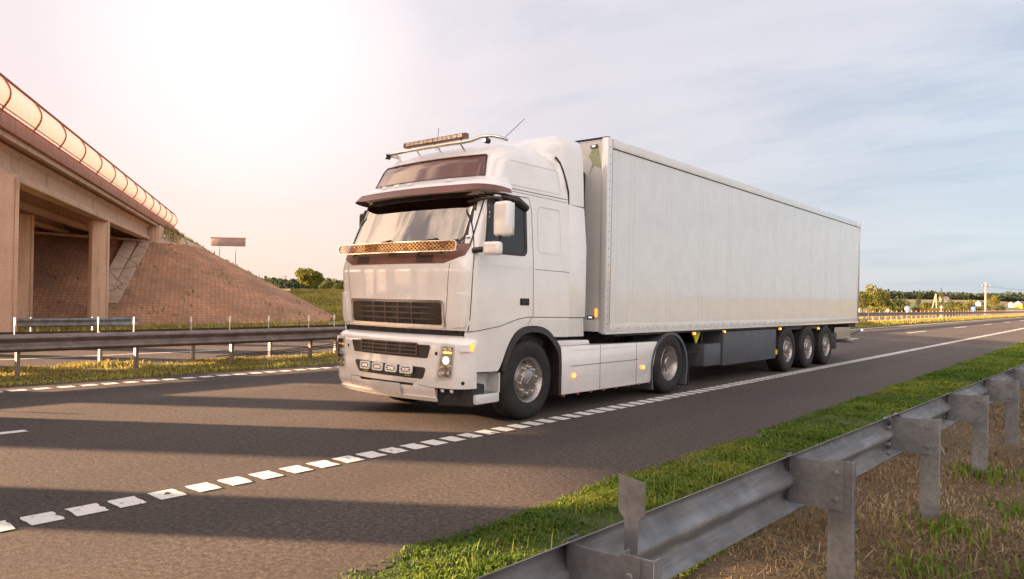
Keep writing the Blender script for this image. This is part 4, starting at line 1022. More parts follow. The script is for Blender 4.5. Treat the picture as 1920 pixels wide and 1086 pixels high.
    # headlights
    for s in (1, -1):
        hp = [(s*.90, 1.015), (s*1.10, .998), (s*1.085, .60), (s*.845, .575)]
        hb = patch(rpoly(hp, .02, 3, 1), BF, -.01, .006).build('headlight', MT['trim'], TR, smooth=True)
        hi = [(s*.93, .985), (s*1.08, .972), (s*1.066, .625), (s*.885, .610)]
        patch(rpoly(hi, .015, 3, 1), BF, .0065, .0085).build('reflector_housing', MT['rim'], hb)
        for z, r, mt in ((.935, .030, 'reflector'), (.815, .050, 'whitelamp'), (.66, .038, 'reflector')):
            for ds in ((-.035, .035) if z != .815 else (0,)):
                c = BF(s*(1.0+ds-(0.93-z)*.10), z, .010); n = (BF(s*1.0, z, .02)-BF(s*1.0, z, 0)).normalized(); a = n.cross(Vector((0, 0, 1))).normalized(); b = a.cross(n); ms = MB(); vs = [c+n*.012]; fs = []
                for q_ in range(3):
                    rr2 = r*(q_+1)/3
                    for k in range(20): vs.append(c+(a*math.cos(2*PI*k/20)+b*math.sin(2*PI*k/20))*rr2+n*(.012*(1-((q_+1)/3)**2)))
                for k in range(20):
                    fs.append((0, 1+k, 1+(k+1) % 20))
                    for q_ in range(2): fs.append((1+q_*20+k, 21+q_*20+k, 21+q_*20+(k+1) % 20, 1+q_*20+(k+1) % 20))
                ms.add(vs, fs); ms.build('bulb', MT[mt], hb, smooth=True)
        patch(rpoly([(s*.905, .742), (s*1.07, .775), (s*1.07, .745), (s*.90, .715)], .003, 2, 1), BF, .009, .022).build('chrome_divider', MT['chrome'], hb)
        patch(rr_(*( (.95, .90, 1.06, .915) if s > 0 else (-1.06, .90, -.95, .915)), .003, 2, 1), BF, .009, .02).build('turn_lens', MT['lamp_on'], hb)
        patch(rpoly(hi, .015, 3, 1), BF, .026, .0275).build('lens', MT['lens'], hb, smooth=True)
        # side marker / washer cover
        q_ = (.965+.19, 1.28) if s > 0 else (-1.28, -1.155)
        mk = patch(rr_(q_[0], .925, q_[1]-0, 1.0, .012, 3, 1), BF, -.002, .03).build('side_marker', Wt, TR, smooth=True)
        oq = (1.265, 1.305) if s > 0 else (-1.305, -1.265)
        patch(rr_(oq[0], .93, oq[1], 1.02, .008, 3, 1), BF, .0, .034).build('orange_lens', MT['orange'], mk, smooth=True)
    # open corner: dark inner body with bracket tabs
    ic = MB(); ic.prism([(.78, .19), (1.17, .40), (1.17, .62), (.78, .62)], lambda u, v, t: (u, v, t), .26, .52); icb = ic.build('exposed_corner', MT['dark'], TR, bevel=.02)
    for s in (.93, 1.06): patch(rr_(s-.02, .435, s+.02, .475, .01, 2, 1), BF, -.012, -.004).build('bracket_tab', Wt, icb)
    # ---- fenders / lower sides
    for s in (1, -1):
        S = CS[s]
        pl = [(.30, 1.29), (.295, 1.12), (.315, .78), (.33, .71), (.38, .68)]+chaikin([(.79, .665), (.85, .73), (.97, .97), (1.10, 1.13), (1.28, 1.215), (1.60, 1.215), (1.80, 1.15), (1.93, 1.055)])+[(2.27, 1.045), (2.27, 1.29)]
        patch(pl, S, -.006, .006, .09).build('fender', Wt, TR, smooth=True, angle=30)
        seam([(.30, 1.155), (.8, 1.215), (1.15, 1.30), (1.34, 1.325), (2.27, 1.315)], S, .008, .0085).build('fender_seam', MT['dark'], TR)
        seam([(1.45, 1.32), (1.36, 1.225)], S, .006, .0085).build('fender_seam', MT['dark'], TR)
        # wheel arch trim
        arc = [(.845, .66), (.86, .73), (.975, .965), (1.105, 1.125), (1.285, 1.212), (1.60, 1.212), (1.80, 1.147), (1.925, 1.05), (2.06, .93), (2.10, .80), (2.10, .26)]
        inn = [(.905, .66), (.925, .73), (1.03, .93), (1.15, 1.06), (1.30, 1.13), (1.58, 1.13), (1.75, 1.075), (1.86, .99), (1.97, .88), (2.02, .78), (2.03, .26)]
        arc, inn = chaikin(arc), chaikin(inn)
        m = MB(); vs = []
        for (a, b), (c, d) in zip(arc, inn): vs += [(s*1.20, a, b), (s*1.245, a, b), (s*1.255, c, d), (s*1.05, c, d)]
        fs = []
        for k in range(len(arc)-1):
            for j in range(4): fs.append((k*4+j, k*4+(j+1) % 4, (k+1)*4+(j+1) % 4, (k+1)*4+j))
        m.add(vs, fs+[(0, 1, 2, 3), tuple(4*(len(arc)-1)+j for j in (3, 2, 1, 0))]).build('wheel_arch', MT['black'], TR, smooth=True, angle=50)
        # cab step
        st = MB(); st.box(s*1.195 if s > 0 else -1.225, .40, .345, 1.225 if s > 0 else -1.195, .84, .62)
        st = MB(); x0, x1 = sorted((s*.98, s*1.215)); st.box(x0, .415, .285, x1, .845, .405); a_ = st.build('cab_step', MT['trim'], TR, bevel=.02)
        MB().box(*( (.99, .43, .40, 1.02, .845, .63) if s > 0 else (-1.02, .43, .40, -.99, .845, .63))).build('step_wall', MT['trim'], a_)
        MB().box(*( (1.02, .82, .40, 1.215, .845, .645) if s > 0 else (-1.215, .82, .40, -1.02, .845, .645))).build('step_side', MT['trim'], a_)
        MB().box(*( (1.03, .45, .404, 1.20, .79, .415) if s > 0 else (-1.20, .45, .404, -1.03, .79, .415))).build('step_tread', MT['alu'], a_)
        # ---- door
        dr = seam([(.315, 1.165), (.33, 1.90), (.345, 2.0)], S, .009).build('door', MT['dark'], TR)
        seam([(.50, 2.80), (.56, 2.85), (1.40, 2.86), (1.445, 2.70), (1.475, 1.32)], S, .009).build('door_gap', MT['dark'], dr)
        seam([(.345, 2.0), (.50, 2.80)], S, .010).build('pillar_gap', MT['dark'], dr)
        seam([(.33, 1.95), (1.475, 1.945)], S, .004).build('body_crease', MT['trim'], dr)
        patch(rr_(1.20, 1.475, 1.385, 1.565, .015, 3, 2), S, .0, .006).build('handle_recess', MT['dark'], dr, smooth=True)
        patch(rr_(1.215, 1.505, 1.36, 1.55, .01, 3, 1), S, .006, .016).build('handle', MT['black'], dr, smooth=True)
        wo = rpoly([(.50, 2.10), (1.335, 2.10), (1.335, 2.77), (.635, 2.77)], [.07, .10, .06, .05], 5, 8)
        wi = rpoly([(.555, 2.145), (1.29, 2.145), (1.29, 2.73), (.68, 2.73)], [.05, .08, .05, .04], 5, 8)
        wf = ring(wo, wi, S, -.012, .006, .0).build('side_window', MT['black'], TR, smooth=True)
        patch(wi, S, -.007, -.004).build('glass', MT['sglass'], wf, smooth=True)
        patch(rr_(.775, 2.14, .80, 2.74, .004, 2, 1), S, -.003, .008).build('quarter_bar', MT['black'], wf)
        # recessed side panels (raised rims)
        for nm, pts, r in (('locker_panel', [(1.56, 2.16), (2.08, 2.16), (2.08, 2.78), (1.56, 2.78)], .09), ('roof_side_panel', [(.70, 2.99), (2.14, 2.99), (2.12, 3.32), (.86, 3.32)], .07)):
            o_ = rpoly(pts, r, 6, 8); cx = sum(p[0] for p in pts)/4; cz = sum(p[1] for p in pts)/4
            i_ = [(cx+(a-cx)*(1-.012/abs(.3)), cz+(b-cz)*.955) for a, b in o_]
            ring(o_, i_, S, -.004, .0045, .0015).build(nm, Wt, TR, smooth=True, angle=20)
            seam(i_+[i_[0]], S, .0045, .0035, .2).build('panel_edge', MT['trim'], TR)
        seam([(.66, 2.945), (2.27, 2.94)], S, .009).build('gutter_line', MT['dark'], TR)
        seam([(.64, 2.915), (2.27, 2.895)], S, .006).build('gutter_line', MT['dark'], TR)
        seam([(1.50, 1.945), (2.27, 1.935)], S, .006).build('locker_line', MT['dark'], TR)
        # ---- mirrors
        def rb(x0, y0, z0, x1, y1, z1, nm, mat, par, bev=.035):
            m = MB(); xa, xb = sorted((s*x0, s*x1)); m.box(xa, y0, z0, xb, y1, z1); return m.build(nm, mat, par, bevel=bev, seg=4)
        if s < 0:
            mm = rb(1.20, .66, 2.26, 1.36, .78, 2.74, 'mirror', MT['black'], TR, .04); MB().tube([CS[s](.60, 2.74, 0), (s*1.25, .70, 2.76), (s*1.30, .72, 2.70)], .02, 8).build('mirror_arm', MT['black'], TR, smooth=True)
        else:
            mm = rb(1.375, .46, 2.285, 1.60, .60, 2.70, 'mirror', Wt, TR, .045)
        if s > 0:
            rb(1.385, .595, 2.30, 1.59, .612, 2.685, 'mirror_glass', MT['chrome'], mm, .004)
            rb(1.36, .545, 2.30, 1.385, .60, 2.69, 'mirror_edge', MT['black'], mm, .01)
            m2 = rb(1.36, .30, 2.055, 1.60, .42, 2.215, 'mirror', Wt, TR, .04)
            rb(1.35, .405, 2.075, 1.59, .425, 2.20, 'mirror_edge', MT['black'], m2, .005)
            MB().tube([CS[s](.40, 2.12, .0), (s*1.30, .36, 2.13), (s*1.46, .48, 2.25), (s*1.48, .50, 2.32)], .022, 8).build('mirror_arm', MT['black'], TR, smooth=True)
            MB().tube([CS[s](.46, 2.73, .0), (s*1.30, .50, 2.755), (s*1.44, .52, 2.74), (s*1.48, .53, 2.67)], .020, 8).build('mirror_arm', MT['black'], TR, smooth=True)
            MB().tube([(s*1.38, .40, 2.14), CS[s](.36, 2.12, .0)], .035, 8).build('mirror_arm', MT['black'], TR, smooth=True)
            km = MB(); km.tube([CS[s](.58, 2.80, .01), (s*1.27, .78, 2.80), (s*1.34, .95, 2.76), (s*1.36, 1.12, 2.68)], [.025, .045, .06, .05], 10); km.build('kerb_mirror', MT['black'], TR, smooth=True)
            rb(1.235, .63, 2.775, 1.275, .86, 2.815, 'kerb_mirror_cap', Wt, TR, .01)
        # ---- side skirts
        sk = [(2.13, .25), (4.62, .235), (4.86, .90), (2.13, .915)]
        m = MB(); xa, xb = sorted((s*.95, s*1.215)); m.prism(sk, lambda u, v, t: (t, u, v), xa, xb); so = m.build('side_skirt', Wt, TR, bevel=.018)
        m = MB(); xa, xb = sorted((s*.93, s*1.17)); m.prism([(2.05, .92), (2.9, .918), (2.86, .985), (2.05, 1.0)], lambda u, v, t: (t, u, v), xa, xb); m.build('skirt_lip', Wt, so, bevel=.015)
        for a, b in (((2.4, .845), (4.55, .835)), ((2.35, .63), (4.2, .625)), ((2.35, .475), (4.0, .47))):
            xr, xs_ = sorted((s*1.2155, s*1.2175)); MB().box(xr, a[0], a[1], xs_, b[0], a[1]+.008).build('press_line', MT['black'] if a[1] > .5 and a[1] < .7 else MT['trim'], so)
        for yv in (3.10, 4.15):
            xr, xs_ = sorted((s*1.2155, s*1.217)); MB().box(xr, yv, .245, xs_, yv+.008, .90).build('panel_gap', MT['dark'], so)
        for yv in (2.42, 4.36):
            mk = rb(1.214, yv-.045, .47, 1.235, yv+.045, .53, 'side_marker', MT['orange'], so, .008); rb(1.233, yv-.018, .485, 1.242, yv+.018, .515, 'bulb', MT['lamp_on'], mk, .004)
        for k in range(8): rb(1.19, 2.17+.34*k, .222, 1.222, 2.23+.34*k, .252, 'skirt_clip', MT['clip'], so, .005)
        # ---- rear mudguard
        ao = []; ai = []
        for k in range(17):
            a = rad(-22)+rad(224)*k/16; ry = .70; ao.append((5.28+.66*math.cos(a), .45+.60*math.sin(a) if math.sin(a) > 0 else .45+.9*math.sin(a))); ai.append((5.28+.61*math.cos(a), .45+.545*math.sin(a) if math.sin(a) > 0 else .45+.9*math.sin(a)))
        m = MB(); vs = []
        for (a, b), (c, d) in zip(ao, ai): vs += [(s*.70, a, b), (s*1.225, a, b), (s*1.225, c, d), (s*.70, c, d)]
        fs = [(k*4+j, k*4+(j+1) % 4, (k+1)*4+(j+1) % 4, (k+1)*4+j) for k in range(16) for j in range(4)]
        m.add(vs, fs+[(0, 1, 2, 3), tuple(64+j for j in (3, 2, 1, 0))]).build('rear_mudguard', MT['grey_box'], TR, smooth=True, angle=50)
        xa, xb = sorted((s*.72, s*1.2)); MB().box(xa, 6.02, .07, xb, 6.035, .50).build('mud_flap', MT['dark'], TR)
        make_wheel(TR, s*1.215, 1.41, .515, s, 'front'); make_wheel(TR, s*1.215, 5.26, .515, s, 'rear', W=.33)
        xa, xb = sorted((s*.60, s*1.10)); wh = MB(); wh.box(xa, .86, .95, xb, 1.98, 1.13); wh.build('wheel_housing', MT['dark'], TR)
        # side extender panels behind the cab
        m = MB(); xa, xb = sorted((s*1.18, s*1.205)); m.prism([(2.29, 1.045), (2.68, 1.04), (2.66, 1.30), (2.71, 1.33), (2.72, 2.3), (2.67, 2.865), (2.29, 2.885)], lambda u, v, t: (t-s*.03*max(0, (v-2.1))/.8, u, v), xa, xb); se = m.build('side_extender', Wt, TR, bevel=.008)
        xr, xs_ = sorted((s*1.205, s*1.2075)); MB().box(xr, 2.30, 1.305, xs_, 2.68, 1.315).build('panel_gap', MT['dark'], se)
    # ---- roof deflector
    secs = []
    for y, zt in ((.95, 3.50), (1.3, 3.60), (1.6, 3.68), (1.9, 3.77), (2.12, 3.83), (2.35, 3.85), (2.62, 3.835), (2.69, 3.80)):
        if y < 2.0: w, zb = .86+.12*(y-.95), 3.45
        elif y < 2.3: w, zb = 1.125, 2.885
        else: w, zb = 1.13, 2.875
        prof = [(w+.025 if y > 2 else w, zb), (w+.012 if y > 2 else w, zb+.35 if y > 2 else zb+.02), (w-.012 if y > 2 else w-.03, zt-.20 if y > 2 else zt-.09), (w-.03 if y > 2 else w-.07, zt-.08 if y > 2 else zt-.05), (w-.06 if y > 2 else w-.15, zt-.025), (w-.14 if y > 2 else w-.30, zt), (0, zt+.01)]
        full = prof+[(-a, b) for a, b in prof[-2::-1]]; secs.append([(a, y, b) for a, b in full])
    m = MB(); L_ = len(secs[0]); V = [p for s_ in secs for p in s_]; fs = []
    for k in range(len(secs)-1):
        for j in range(L_-1): fs.append((k*L_+j, k*L_+j+1, (k+1)*L_+j+1, (k+1)*L_+j))
    fs.append(tuple(range(L_)));
    for k in range(len(secs)-1): fs.append((k*L_, (k+1)*L_, (k+1)*L_+L_-1, k*L_+L_-1))
    m.add(V, fs); rd = m.build('roof_deflector', Wt, TR, smooth=True, angle=38)
    for s in (1, -1):
        m = MB(); P = [(s*1.165, 2.30, 2.88), (s*1.165, 2.29, 3.05), (s*1.15, 2.25, 3.2), (s*1.14, 2.19, 3.33), (s*1.13, 2.12, 3.44), (s*1.10, 2.06, 3.51)]
        m.tube(P, .012, 6); m.build('deflector_joint', MT['black'], rd)
        MB().box(*( (1.155, 2.31, 2.868, 1.175, 2.66, 2.88) if s > 0 else (-1.175, 2.31, 2.868, -1.155, 2.66, 2.88))).build('deflector_joint', MT['black'], rd)
    MB().box(-1.0, 2.66, 1.2, 1.0, 2.70, 3.5).build('deflector_back', MT['dark'], TR)
    # ---- roof lamp rail
    P = [(-1.0, 1.1, 3.60), (-.96, .92, 3.60), (-.88, .80, 3.585), (-.70, .73, 3.565), (-.3, .68, 3.56), (.3, .68, 3.56), (.62, .70, 3.56), (.76, .74, 3.575), (.88, .80, 3.62), (.96, .90, 3.635), (1.0, 1.02, 3.63), (1.02, 1.12, 3.62)]
    rl_ = MB(); rl_.tube(P, .024, 10); rl_ = rl_.build('roof_rail', MT['chrome'], TR, smooth=True); rl_.location.z = -.035
    for x in (-.62, -.2, .2, .6): MB().tube([(x, .69, 3.555), (x, .80, 3.46)], .010, 6).build('bracket', MT['chrome'], rl_)
    for s in (1, -1):
        l = MB(); l.lathe([(-.02, 0), (-.02, .035), (.05, .035), (.065, .025)], (s*.94, .84, 3.565), 'Y', 14, -1); l = l.build('spot_lamp', MT['black'], rl_, smooth=True)
        MB().lathe([(.06, 0), (.062, .026)], (s*.94, .84, 3.565), 'Y', 14, -1).build('bulb', MT['whitelamp'], l)
    lb = MB(); lb.prism(rr_(-.05, -.045, .05, .045, .015, 3, 1), lambda u, v, t: (t, .73+u*.8, 3.645+v*.75), -.46, .68); lb = lb.build('light_bar', MT['visor'], TR, smooth=True, angle=40); lb.location.z = -.035
    MB().box(-.42, .683, 3.625, .64, .689, 3.665).build('lens', MT['reflector'], lb)
    for k in range(12): MB().box(-.42+.088*k, .679, 3.625, -.416+.088*k, .683, 3.665).build('divider', MT['visor'], lb)
    for x in (-.36, .12, .60): MB().tube([(x, .70, 3.55), (x, .73, 3.62)], .012, 6).build('bracket', MT['chrome'], lb)
    MB().tube([(1.01, 1.1, 3.62), (.99, 1.5, 3.93)], .004, 5).build('aerial', MT['black'], TR)
    MB().tube([(-.14, 1.0, 3.56), (-.10, 1.0, 3.86)], .004, 5).build('aerial', MT['black'], TR)
    # ---- interior
    it = MB(); it.box(-1.10, .36, 1.2, 1.10, .70, 2.17); it.build('dashboard', MT['interior'], TR, bevel=.05)
    MB().box(-1.12, 1.75, 1.2, 1.12, 1.80, 2.95).build('rear_wall', MT['interior'], TR)
    MB().box(-1.05, .62, 2.855, 1.05, 1.74, 2.90).build('headliner', MT['interior'], TR)
    for s in (.58, -.58):
        st = MB().box(s-.24, 1.0, 1.3, s+.24, 1.5, 1.75).build('seat', MT['seatm'], TR, bevel=.06)
        MB().box(s-.24, 1.38, 1.7, s+.24, 1.52, 2.35).build('backrest', MT['seatm'], st, bevel=.06); MB().box(s-.13, 1.38, 2.37, s+.13, 1.48, 2.58).build('headrest', MT['seatm'], st, bevel=.04)
    sw = MB(); n = 28; pts = [(.58+.21*math.cos(2*PI*k/n), .84+.09*math.sin(2*PI*k/n), 2.10+.19*math.sin(2*PI*k/n)) for k in range(n+1)]; sw.tube(pts, .016, 6, False); sw.build('steering_wheel', MT['black'], TR, smooth=True)
    cu = MB(); n = 90; vs = []
    for i in range(n+1):
        s = -.98+1.96*i/n; zb = 2.62-.07*(.5-.5*math.cos(s*2*PI*1.02)) -.02*(i % 2); p = CF(s, 2.80, -.06); q_ = CF(s, zb, -.05-.012*(i % 2)); vs += [p, q_]
    cu.add(vs, [(2*i, 2*i+1, 2*i+3, 2*i+2) for i in range(n)]); cu.build('fringed_curtain', MT['fringe'], TR)
    # ---- chassis
    ch = MB()
    for s in (.38, -.38): ch.box(s-.04, .9, .72, s+.04, 6.1, .98)
    ch = MB().box(-.42, .9, .72, .42, 6.05, .98).build('chassis', MT['dark'], TR)
    MB().box(-.55, 4.75, .98, .55, 5.75, 1.05).build('fifth_wheel', MT['dark'], TR, bevel=.02)
    for y in (1.41, 5.26): MB().tube([(-1.0, y, .51), (1.0, y, .51)], .07, 10).build('axle', MT['dark'], TR)
    MB().box(-.95, 2.3, .32, .95, 4.5, .70).build('tank_block', MT['dark'], TR)
    MB().box(-.6, 1.0, .36, .6, 2.2, 1.1).build('engine_block', MT['dark'], TR)
tractor()
def bear():
    R0 = empty('plush_bear', (-7.35, 6.36, 2.17), 0, 'small plush bear sitting on the dashboard behind the windscreen', 'soft toy')
    m = MB(); m.lathe([(0, 0), (.01, .05), (.05, .075), (.10, .06), (.13, .03), (.14, 0)], (0, .12, 0), 'Z', 14); m.build('body', MT['plush'], R0, smooth=True)
    h = MB(); h.lathe([(-.055, 0), (-.04, .035), (0, .055), (.04, .035), (.055, 0)], (0, .10, .17), 'Z', 14); h = h.build('head', MT['plush'], R0, smooth=True)
    for s in (-1, 1): MB().lathe([(-.02, 0), (-.012, .016), (0, .02), (.012, .016), (.02, 0)], (s*.045, .10, .215), 'Z', 10).build('ear', MT['plush'], h, smooth=True)
bear()

# ------------------------------------------------------------------ trailer
TL = empty('box_trailer', (-7.095, 9.19, 0), 0, 'long white box trailer with ribbed side panels behind the tractor truck', 'trailer')
def trailer():
    T = MT['trailer']; Lt = 13.74; w = 1.275
    MB().box(-w+.012, .03, 1.09, w-.012, Lt-.04, 3.95).build('box_body', T, TL)
    m = MB(); m.box(-w+.02, .0, 1.10, w-.02, .028, 3.93); fw_ = m.build('front_wall', T, TL)
    for s in (1, -1):
        def bx(y0, z0, y1, z1, x0, x1, nm, mat, par, bev=0):
            xa, xb = sorted((s*x0, s*x1)); return MB().box(xa, y0, z0, xb, y1, z1).build(nm, mat, par, bevel=bev)
        tr = bx(0, 3.83, Lt, 3.97, w-.05, w+.004, 'top_rail', T, TL, .006)
        bx(.02, 3.822, Lt-.02, 3.829, w-.02, w+.001, 'rail_gap', MT['dark'], tr)
        br = bx(0, 1.07, Lt, 1.20, w-.05, w+.005, 'bottom_rail', MT['trim'], TL, .004)
        bx(0, 1.055, Lt, 1.085, w-.06, w+.010, 'rail_foot', T, br)
        # front corner post with rivets and dark joint
        cp = bx(-.012, 1.07, .115, 3.975, w-.10, w+.008, 'corner_post', T, TL, .008)
        bx(.114, 1.08, .124, 3.96, w-.02, w+.0045, 'post_joint', MT['dark'], cp)
        bx(.30, 1.21, .306, 3.82, w-.02, w-.0105, 'post_joint', MT['trim'], cp)
        for k in range(22):
            z = 1.2+.125*k; xa, xb = sorted((s*(w+.007), s*(w+.012))); MB().box(xa, .045, z, xb, .058, z+.012).build('rivet', MT['dark'], cp)
        ys_ = [.67+1.238*k for k in range(11)]
        for y in ys_:
            for dy in (0, .13):
                bx(y+dy-.0015, 1.24, y+dy+.002, 3.80, w-.02, w-.0105, 'panel_seam', MT['trim'], TL)
        for a, b in zip([.32]+[y+.14 for y in ys_], ys_+[Lt-.1]):
            xa, xb = sorted((s*(w-.02), s*(w-.0085))); MB().box(xa, a, 1.235, xb, b-.01, 1.240).build('panel_foot', MT['trim'], TL)
        for k in range(44):
            bx(.35+.30*k, 1.135, .39+.30*k, 1.150, w+.004, w+.009, 'tie_slot', MT['chrome'], br)
        bx(Lt-.06, 1.07, Lt+.004, 3.975, w-.06, w+.009, 'rear_post', MT['black'] if False else MT['alu'], TL, .006)
        # front wall fittings
    for z in (3.86, 1.30):
        o = MB().box(.97, -.02, z-.025, 1.09, .0, z+.025).build('clearance_lamp', MT['black'], TL, bevel=.008); MB().box(1.0, -.026, z-.010, 1.06, -.019, z+.010).build('lens', MT['whitelamp'], o)
    MB().box(1.10, -.014, 1.31, 1.135, .0, 1.43).build('side_reflector', MT['orange'], TL)
    MB().box(.0, -.03, 1.09, 1.16, .0, 1.26).build('front_sill', T, TL, bevel=.008)
    m = MB(); m.prism([(1.10, 3.90), (1.16, 3.52), (1.04, 3.58), (.95, 3.44), (1.00, 3.62), (.93, 3.72), (.98, 3.80)][::-1], lambda u, v, t: (u, t, v), -.004, .0); m.build('worn_patch', MT['leafpaint'], TL)
    MB().box(-w+.03, -.01, 3.965, w-.0, .05, 3.985).build('roof_trim', MT['dark'], TL)
    MB().box(-.9, -.42, 1.9, .9, -.0, 3.5).build('cooling_unit', MT['dark'], TL, bevel=.05)
    # chassis
    MB().box(-.55, .2, .98, .55, Lt-.1, 1.06).build('frame', MT['dark'], TL)
    MB().box(-.5, 6.8, .62, .5, 12.0, .98).build('subframe', MT['dark'], TL)
    for s in (1, -1):
        def bx(y0, z0, y1, z1, x0, x1, nm, mat, par=TL, bev=0):
            xa, xb = sorted((s*x0, s*x1)); return MB().box(xa, y0, z0, xb, y1, z1).build(nm, mat, par, bevel=bev)
        bx(.3, 1.02, Lt-.3, 1.06, w-.2, w-.02, 'side_beam', MT['dark'])
        # underslung box and smaller tool box
        pb = bx(4.33, .34, 7.16, .995, .75, 1.235, 'pallet_box', MT['grey_box'], TL, .012)
        bx(4.36, .98, 7.1, 1.05, 1.15, 1.20, 'hanger', MT['dark'], pb)
        for yv in (4.32, 5.2, 6.1, 7.0): bx(yv+.15, 1.02, yv+.20, 1.045, 1.20, 1.225, 'fixing', MT['redlens'] if yv < 5 else MT['yellow'], pb)
        bx(3.52, .365, 4.24, .78, .80, 1.225, 'tool_box', MT['alu'] if False else MT['grey_box'], TL, .02)
        m = MB(); xa, xb = sorted((s*1.10, s*1.13)); m.prism([(3.15, 1.06), (3.55, 1.06), (3.50, .94), (3.42, .84), (3.36, .80), (3.30, .90)], lambda u, v, t: (t, u, v), xa, xb); m.build('yellow_bracket', MT['yellow'], TL)
        # landing leg
        lg = MB().box(*( (.62, 3.05, .32, .74, 3.19, 1.02) if s > 0 else (-.74, 3.05, .32, -.62, 3.19, 1.02))).build('landing_leg', MT['dark'], TL)
        MB().lathe([(0, 0), (0, .10), (.05, .10), (.05, 0)], (s*.68, 3.12, .34), 'X', 14, s).build('foot_wheel', MT['dark'], lg); MB().box(*( (.58, 3.0, .24, .78, 3.26, .27) if s > 0 else (-.78, 3.0, .24, -.58, 3.26, .27))).build('foot', MT['dark'], lg)
        MB().tube([(s*1.12, 3.62, .98), (s*1.12, 3.58, .75), (s*1.1, 3.45, .64), (s*1.0, 2.95, .62)], .02, 6).build('hand_rail', MT['dark'], TL)
        # bogie: top guard, wheels, arches
        gd = bx(7.36, .955, 11.05, 1.045, 1.16, 1.20, 'bogie_guard', MT['black'])
        for yv in (7.24, 10.15, 11.02): bx(yv, .60 if yv != 10.15 else .90, yv+.06, 1.06, 1.13, 1.19, 'guard_stay', MT['dark'], gd)
        bx(7.22, .35, 7.28, 1.05, 1.10, 1.20, 'guard_post', MT['dark']); bx(7.16, .42, 7.30, .53, 1.18, 1.225, 'reflector', MT['yellow'])
        for yv in (3.05, 4.36, 7.42, 10.18):
            lm = bx(yv, .965 if yv < 8 else .92, yv+.07, 1.02 if yv < 8 else .975, 1.20, 1.235, 'side_marker', MT['orange'], TL, .008); bx(yv+.02, .98 if yv < 8 else .935, yv+.05, 1.005 if yv < 8 else .96, 1.233, 1.242, 'bulb', MT['lamp_on'], lm)
        for yv in (7.83, 9.27, 10.72): make_wheel(TL, s*1.27, yv, .515, s, 'trailer', W=.36)
        bx(11.30, .20, 11.32, 1.0, .85, 1.22, 'mud_flap', MT['dark']); bx(11.36, .36, 11.9, .80, .72, 1.20, 'tail_box', MT['dark'], TL, .03)
        m = MB(); m.box(*( (.45, 13.3, .58, .95, 13.34, .95) if s > 0 else (-.95, 13.3, .58, -.45, 13.34, .95))); m.build('lamp_carrier', MT['alu'], TL)
        ma = MB().tube([(s*1.15, 13.66, .72), (s*1.24, 13.72, .78), (s*1.36, 13.76, .84)], .016, 6).build('marker_arm', MT['black'], TL); MB().lathe([(-.01, 0), (-.01, .03), (.02, .03), (.02, 0)], (s*1.37, 13.75, .84), 'Y', 12).build('lamp', MT['whitelamp'], ma)
        bx(12.1, .60, 13.62, .93, 1.05, 1.08, 'tail_side_plate', MT['alu'])
    for yv in (7.83, 9.27, 10.72): MB().tube([(-1.0, yv, .51), (1.0, yv, .51)], .07, 8).build('axle', MT['dark'], TL)
    rb_ = MB().box(-1.19, 13.50, .46, 1.19, 13.62, .60).build('underrun_bar', MT['alu'], TL, bevel=.01)
    MB().box(-1.2, 13.0, .93, 1.2, 13.7, 1.065).build('rear_beam', MT['dark'], TL)
    # rear doors
    for s in (1, -1):
        xa, xb = sorted((s*.01, s*1.21)); d = MB().box(xa, Lt-.04, 1.10, xb, Lt-.005, 3.92).build('rear_door', T, TL)
        for x in (.45, .85): MB().tube([(s*x, Lt+.015, 1.12), (s*x, Lt+.015, 3.9)], .014, 6).build('lock_rod', MT['chrome'], d)
MT['leafpaint'] = simple('bare_greenish_patch', (.36, .38, .22), .6, 0, .2, 20)
trailer()

# ------------------------------------------------------------------ countryside
def leaf_crown(name, parent, spheres, n, size, mat, tintbase=.5):
    C = []; S = []
    for (c, r) in spheres:
        k = max(8, int(n*(r[0]*r[2])/sum(q[1][0]*q[1][2] for q in spheres)))
        d = RNG.normal(0, 1, (k, 3)); d /= np.linalg.norm(d, axis=1)[:, None]; rr = RNG.uniform(.55, 1.05, k)**.6
        lump = 1+.22*np.sin(d[:, 0]*7+c[0]*3)*np.cos(d[:, 2]*6+c[1]*2)
        C.append(np.array(c)+d*rr[:, None]*lump[:, None]*np.array(r)); S.append(np.full(k, RNG.normal(0, .10)))
    P = np.concatenate(C); T = np.concatenate(S); k = len(P)
    a = RNG.normal(0, 1, (k, 3)); a /= np.linalg.norm(a, axis=1)[:, None]; b = RNG.normal(0, 1, (k, 3)); b -= a*(a*b).sum(1)[:, None]; b /= np.linalg.norm(b, axis=1)[:, None]
    s = (size*RNG.uniform(.5, 1.2, k))[:, None]
    V = np.stack([P-a*s, P-b*s*.6, P+a*s, P+b*s*.6], 1).reshape(-1, 3)
    me = bpy.data.meshes.new(name); i = np.arange(k)*4; me.vertices.add(k*4); me.vertices.foreach_set('co', V.ravel())
    me.loops.add(k*4); me.loops.foreach_set('vertex_index', np.arange(k*4)); me.polygons.add(k); me.polygons.foreach_set('loop_start', i); me.update(calc_edges=True)
    me.materials.append(mat); at = me.attributes.new('tint', 'FLOAT', 'POINT'); at.data.foreach_set('value', np.repeat(np.clip(tintbase+T+RNG.normal(0, .16, k), 0, 1), 4).astype(np.float32))
    o = bpy.data.objects.new(name, me); COL.objects.link(o)
    if parent: o.parent = parent
    return o
def at_px(px, d):
    """world position on the view line through column px (1920 wide) at depth d"""
    a = (px-960)/1370.0
    return (d*(a*math.cos(TH)-math.sin(TH)), d*(a*math.sin(TH)+math.cos(TH)))
def zpx(px, py, d):
    hy = 582-(2094-px)*.0195; return CAM_H+(hy-py)/1370*d
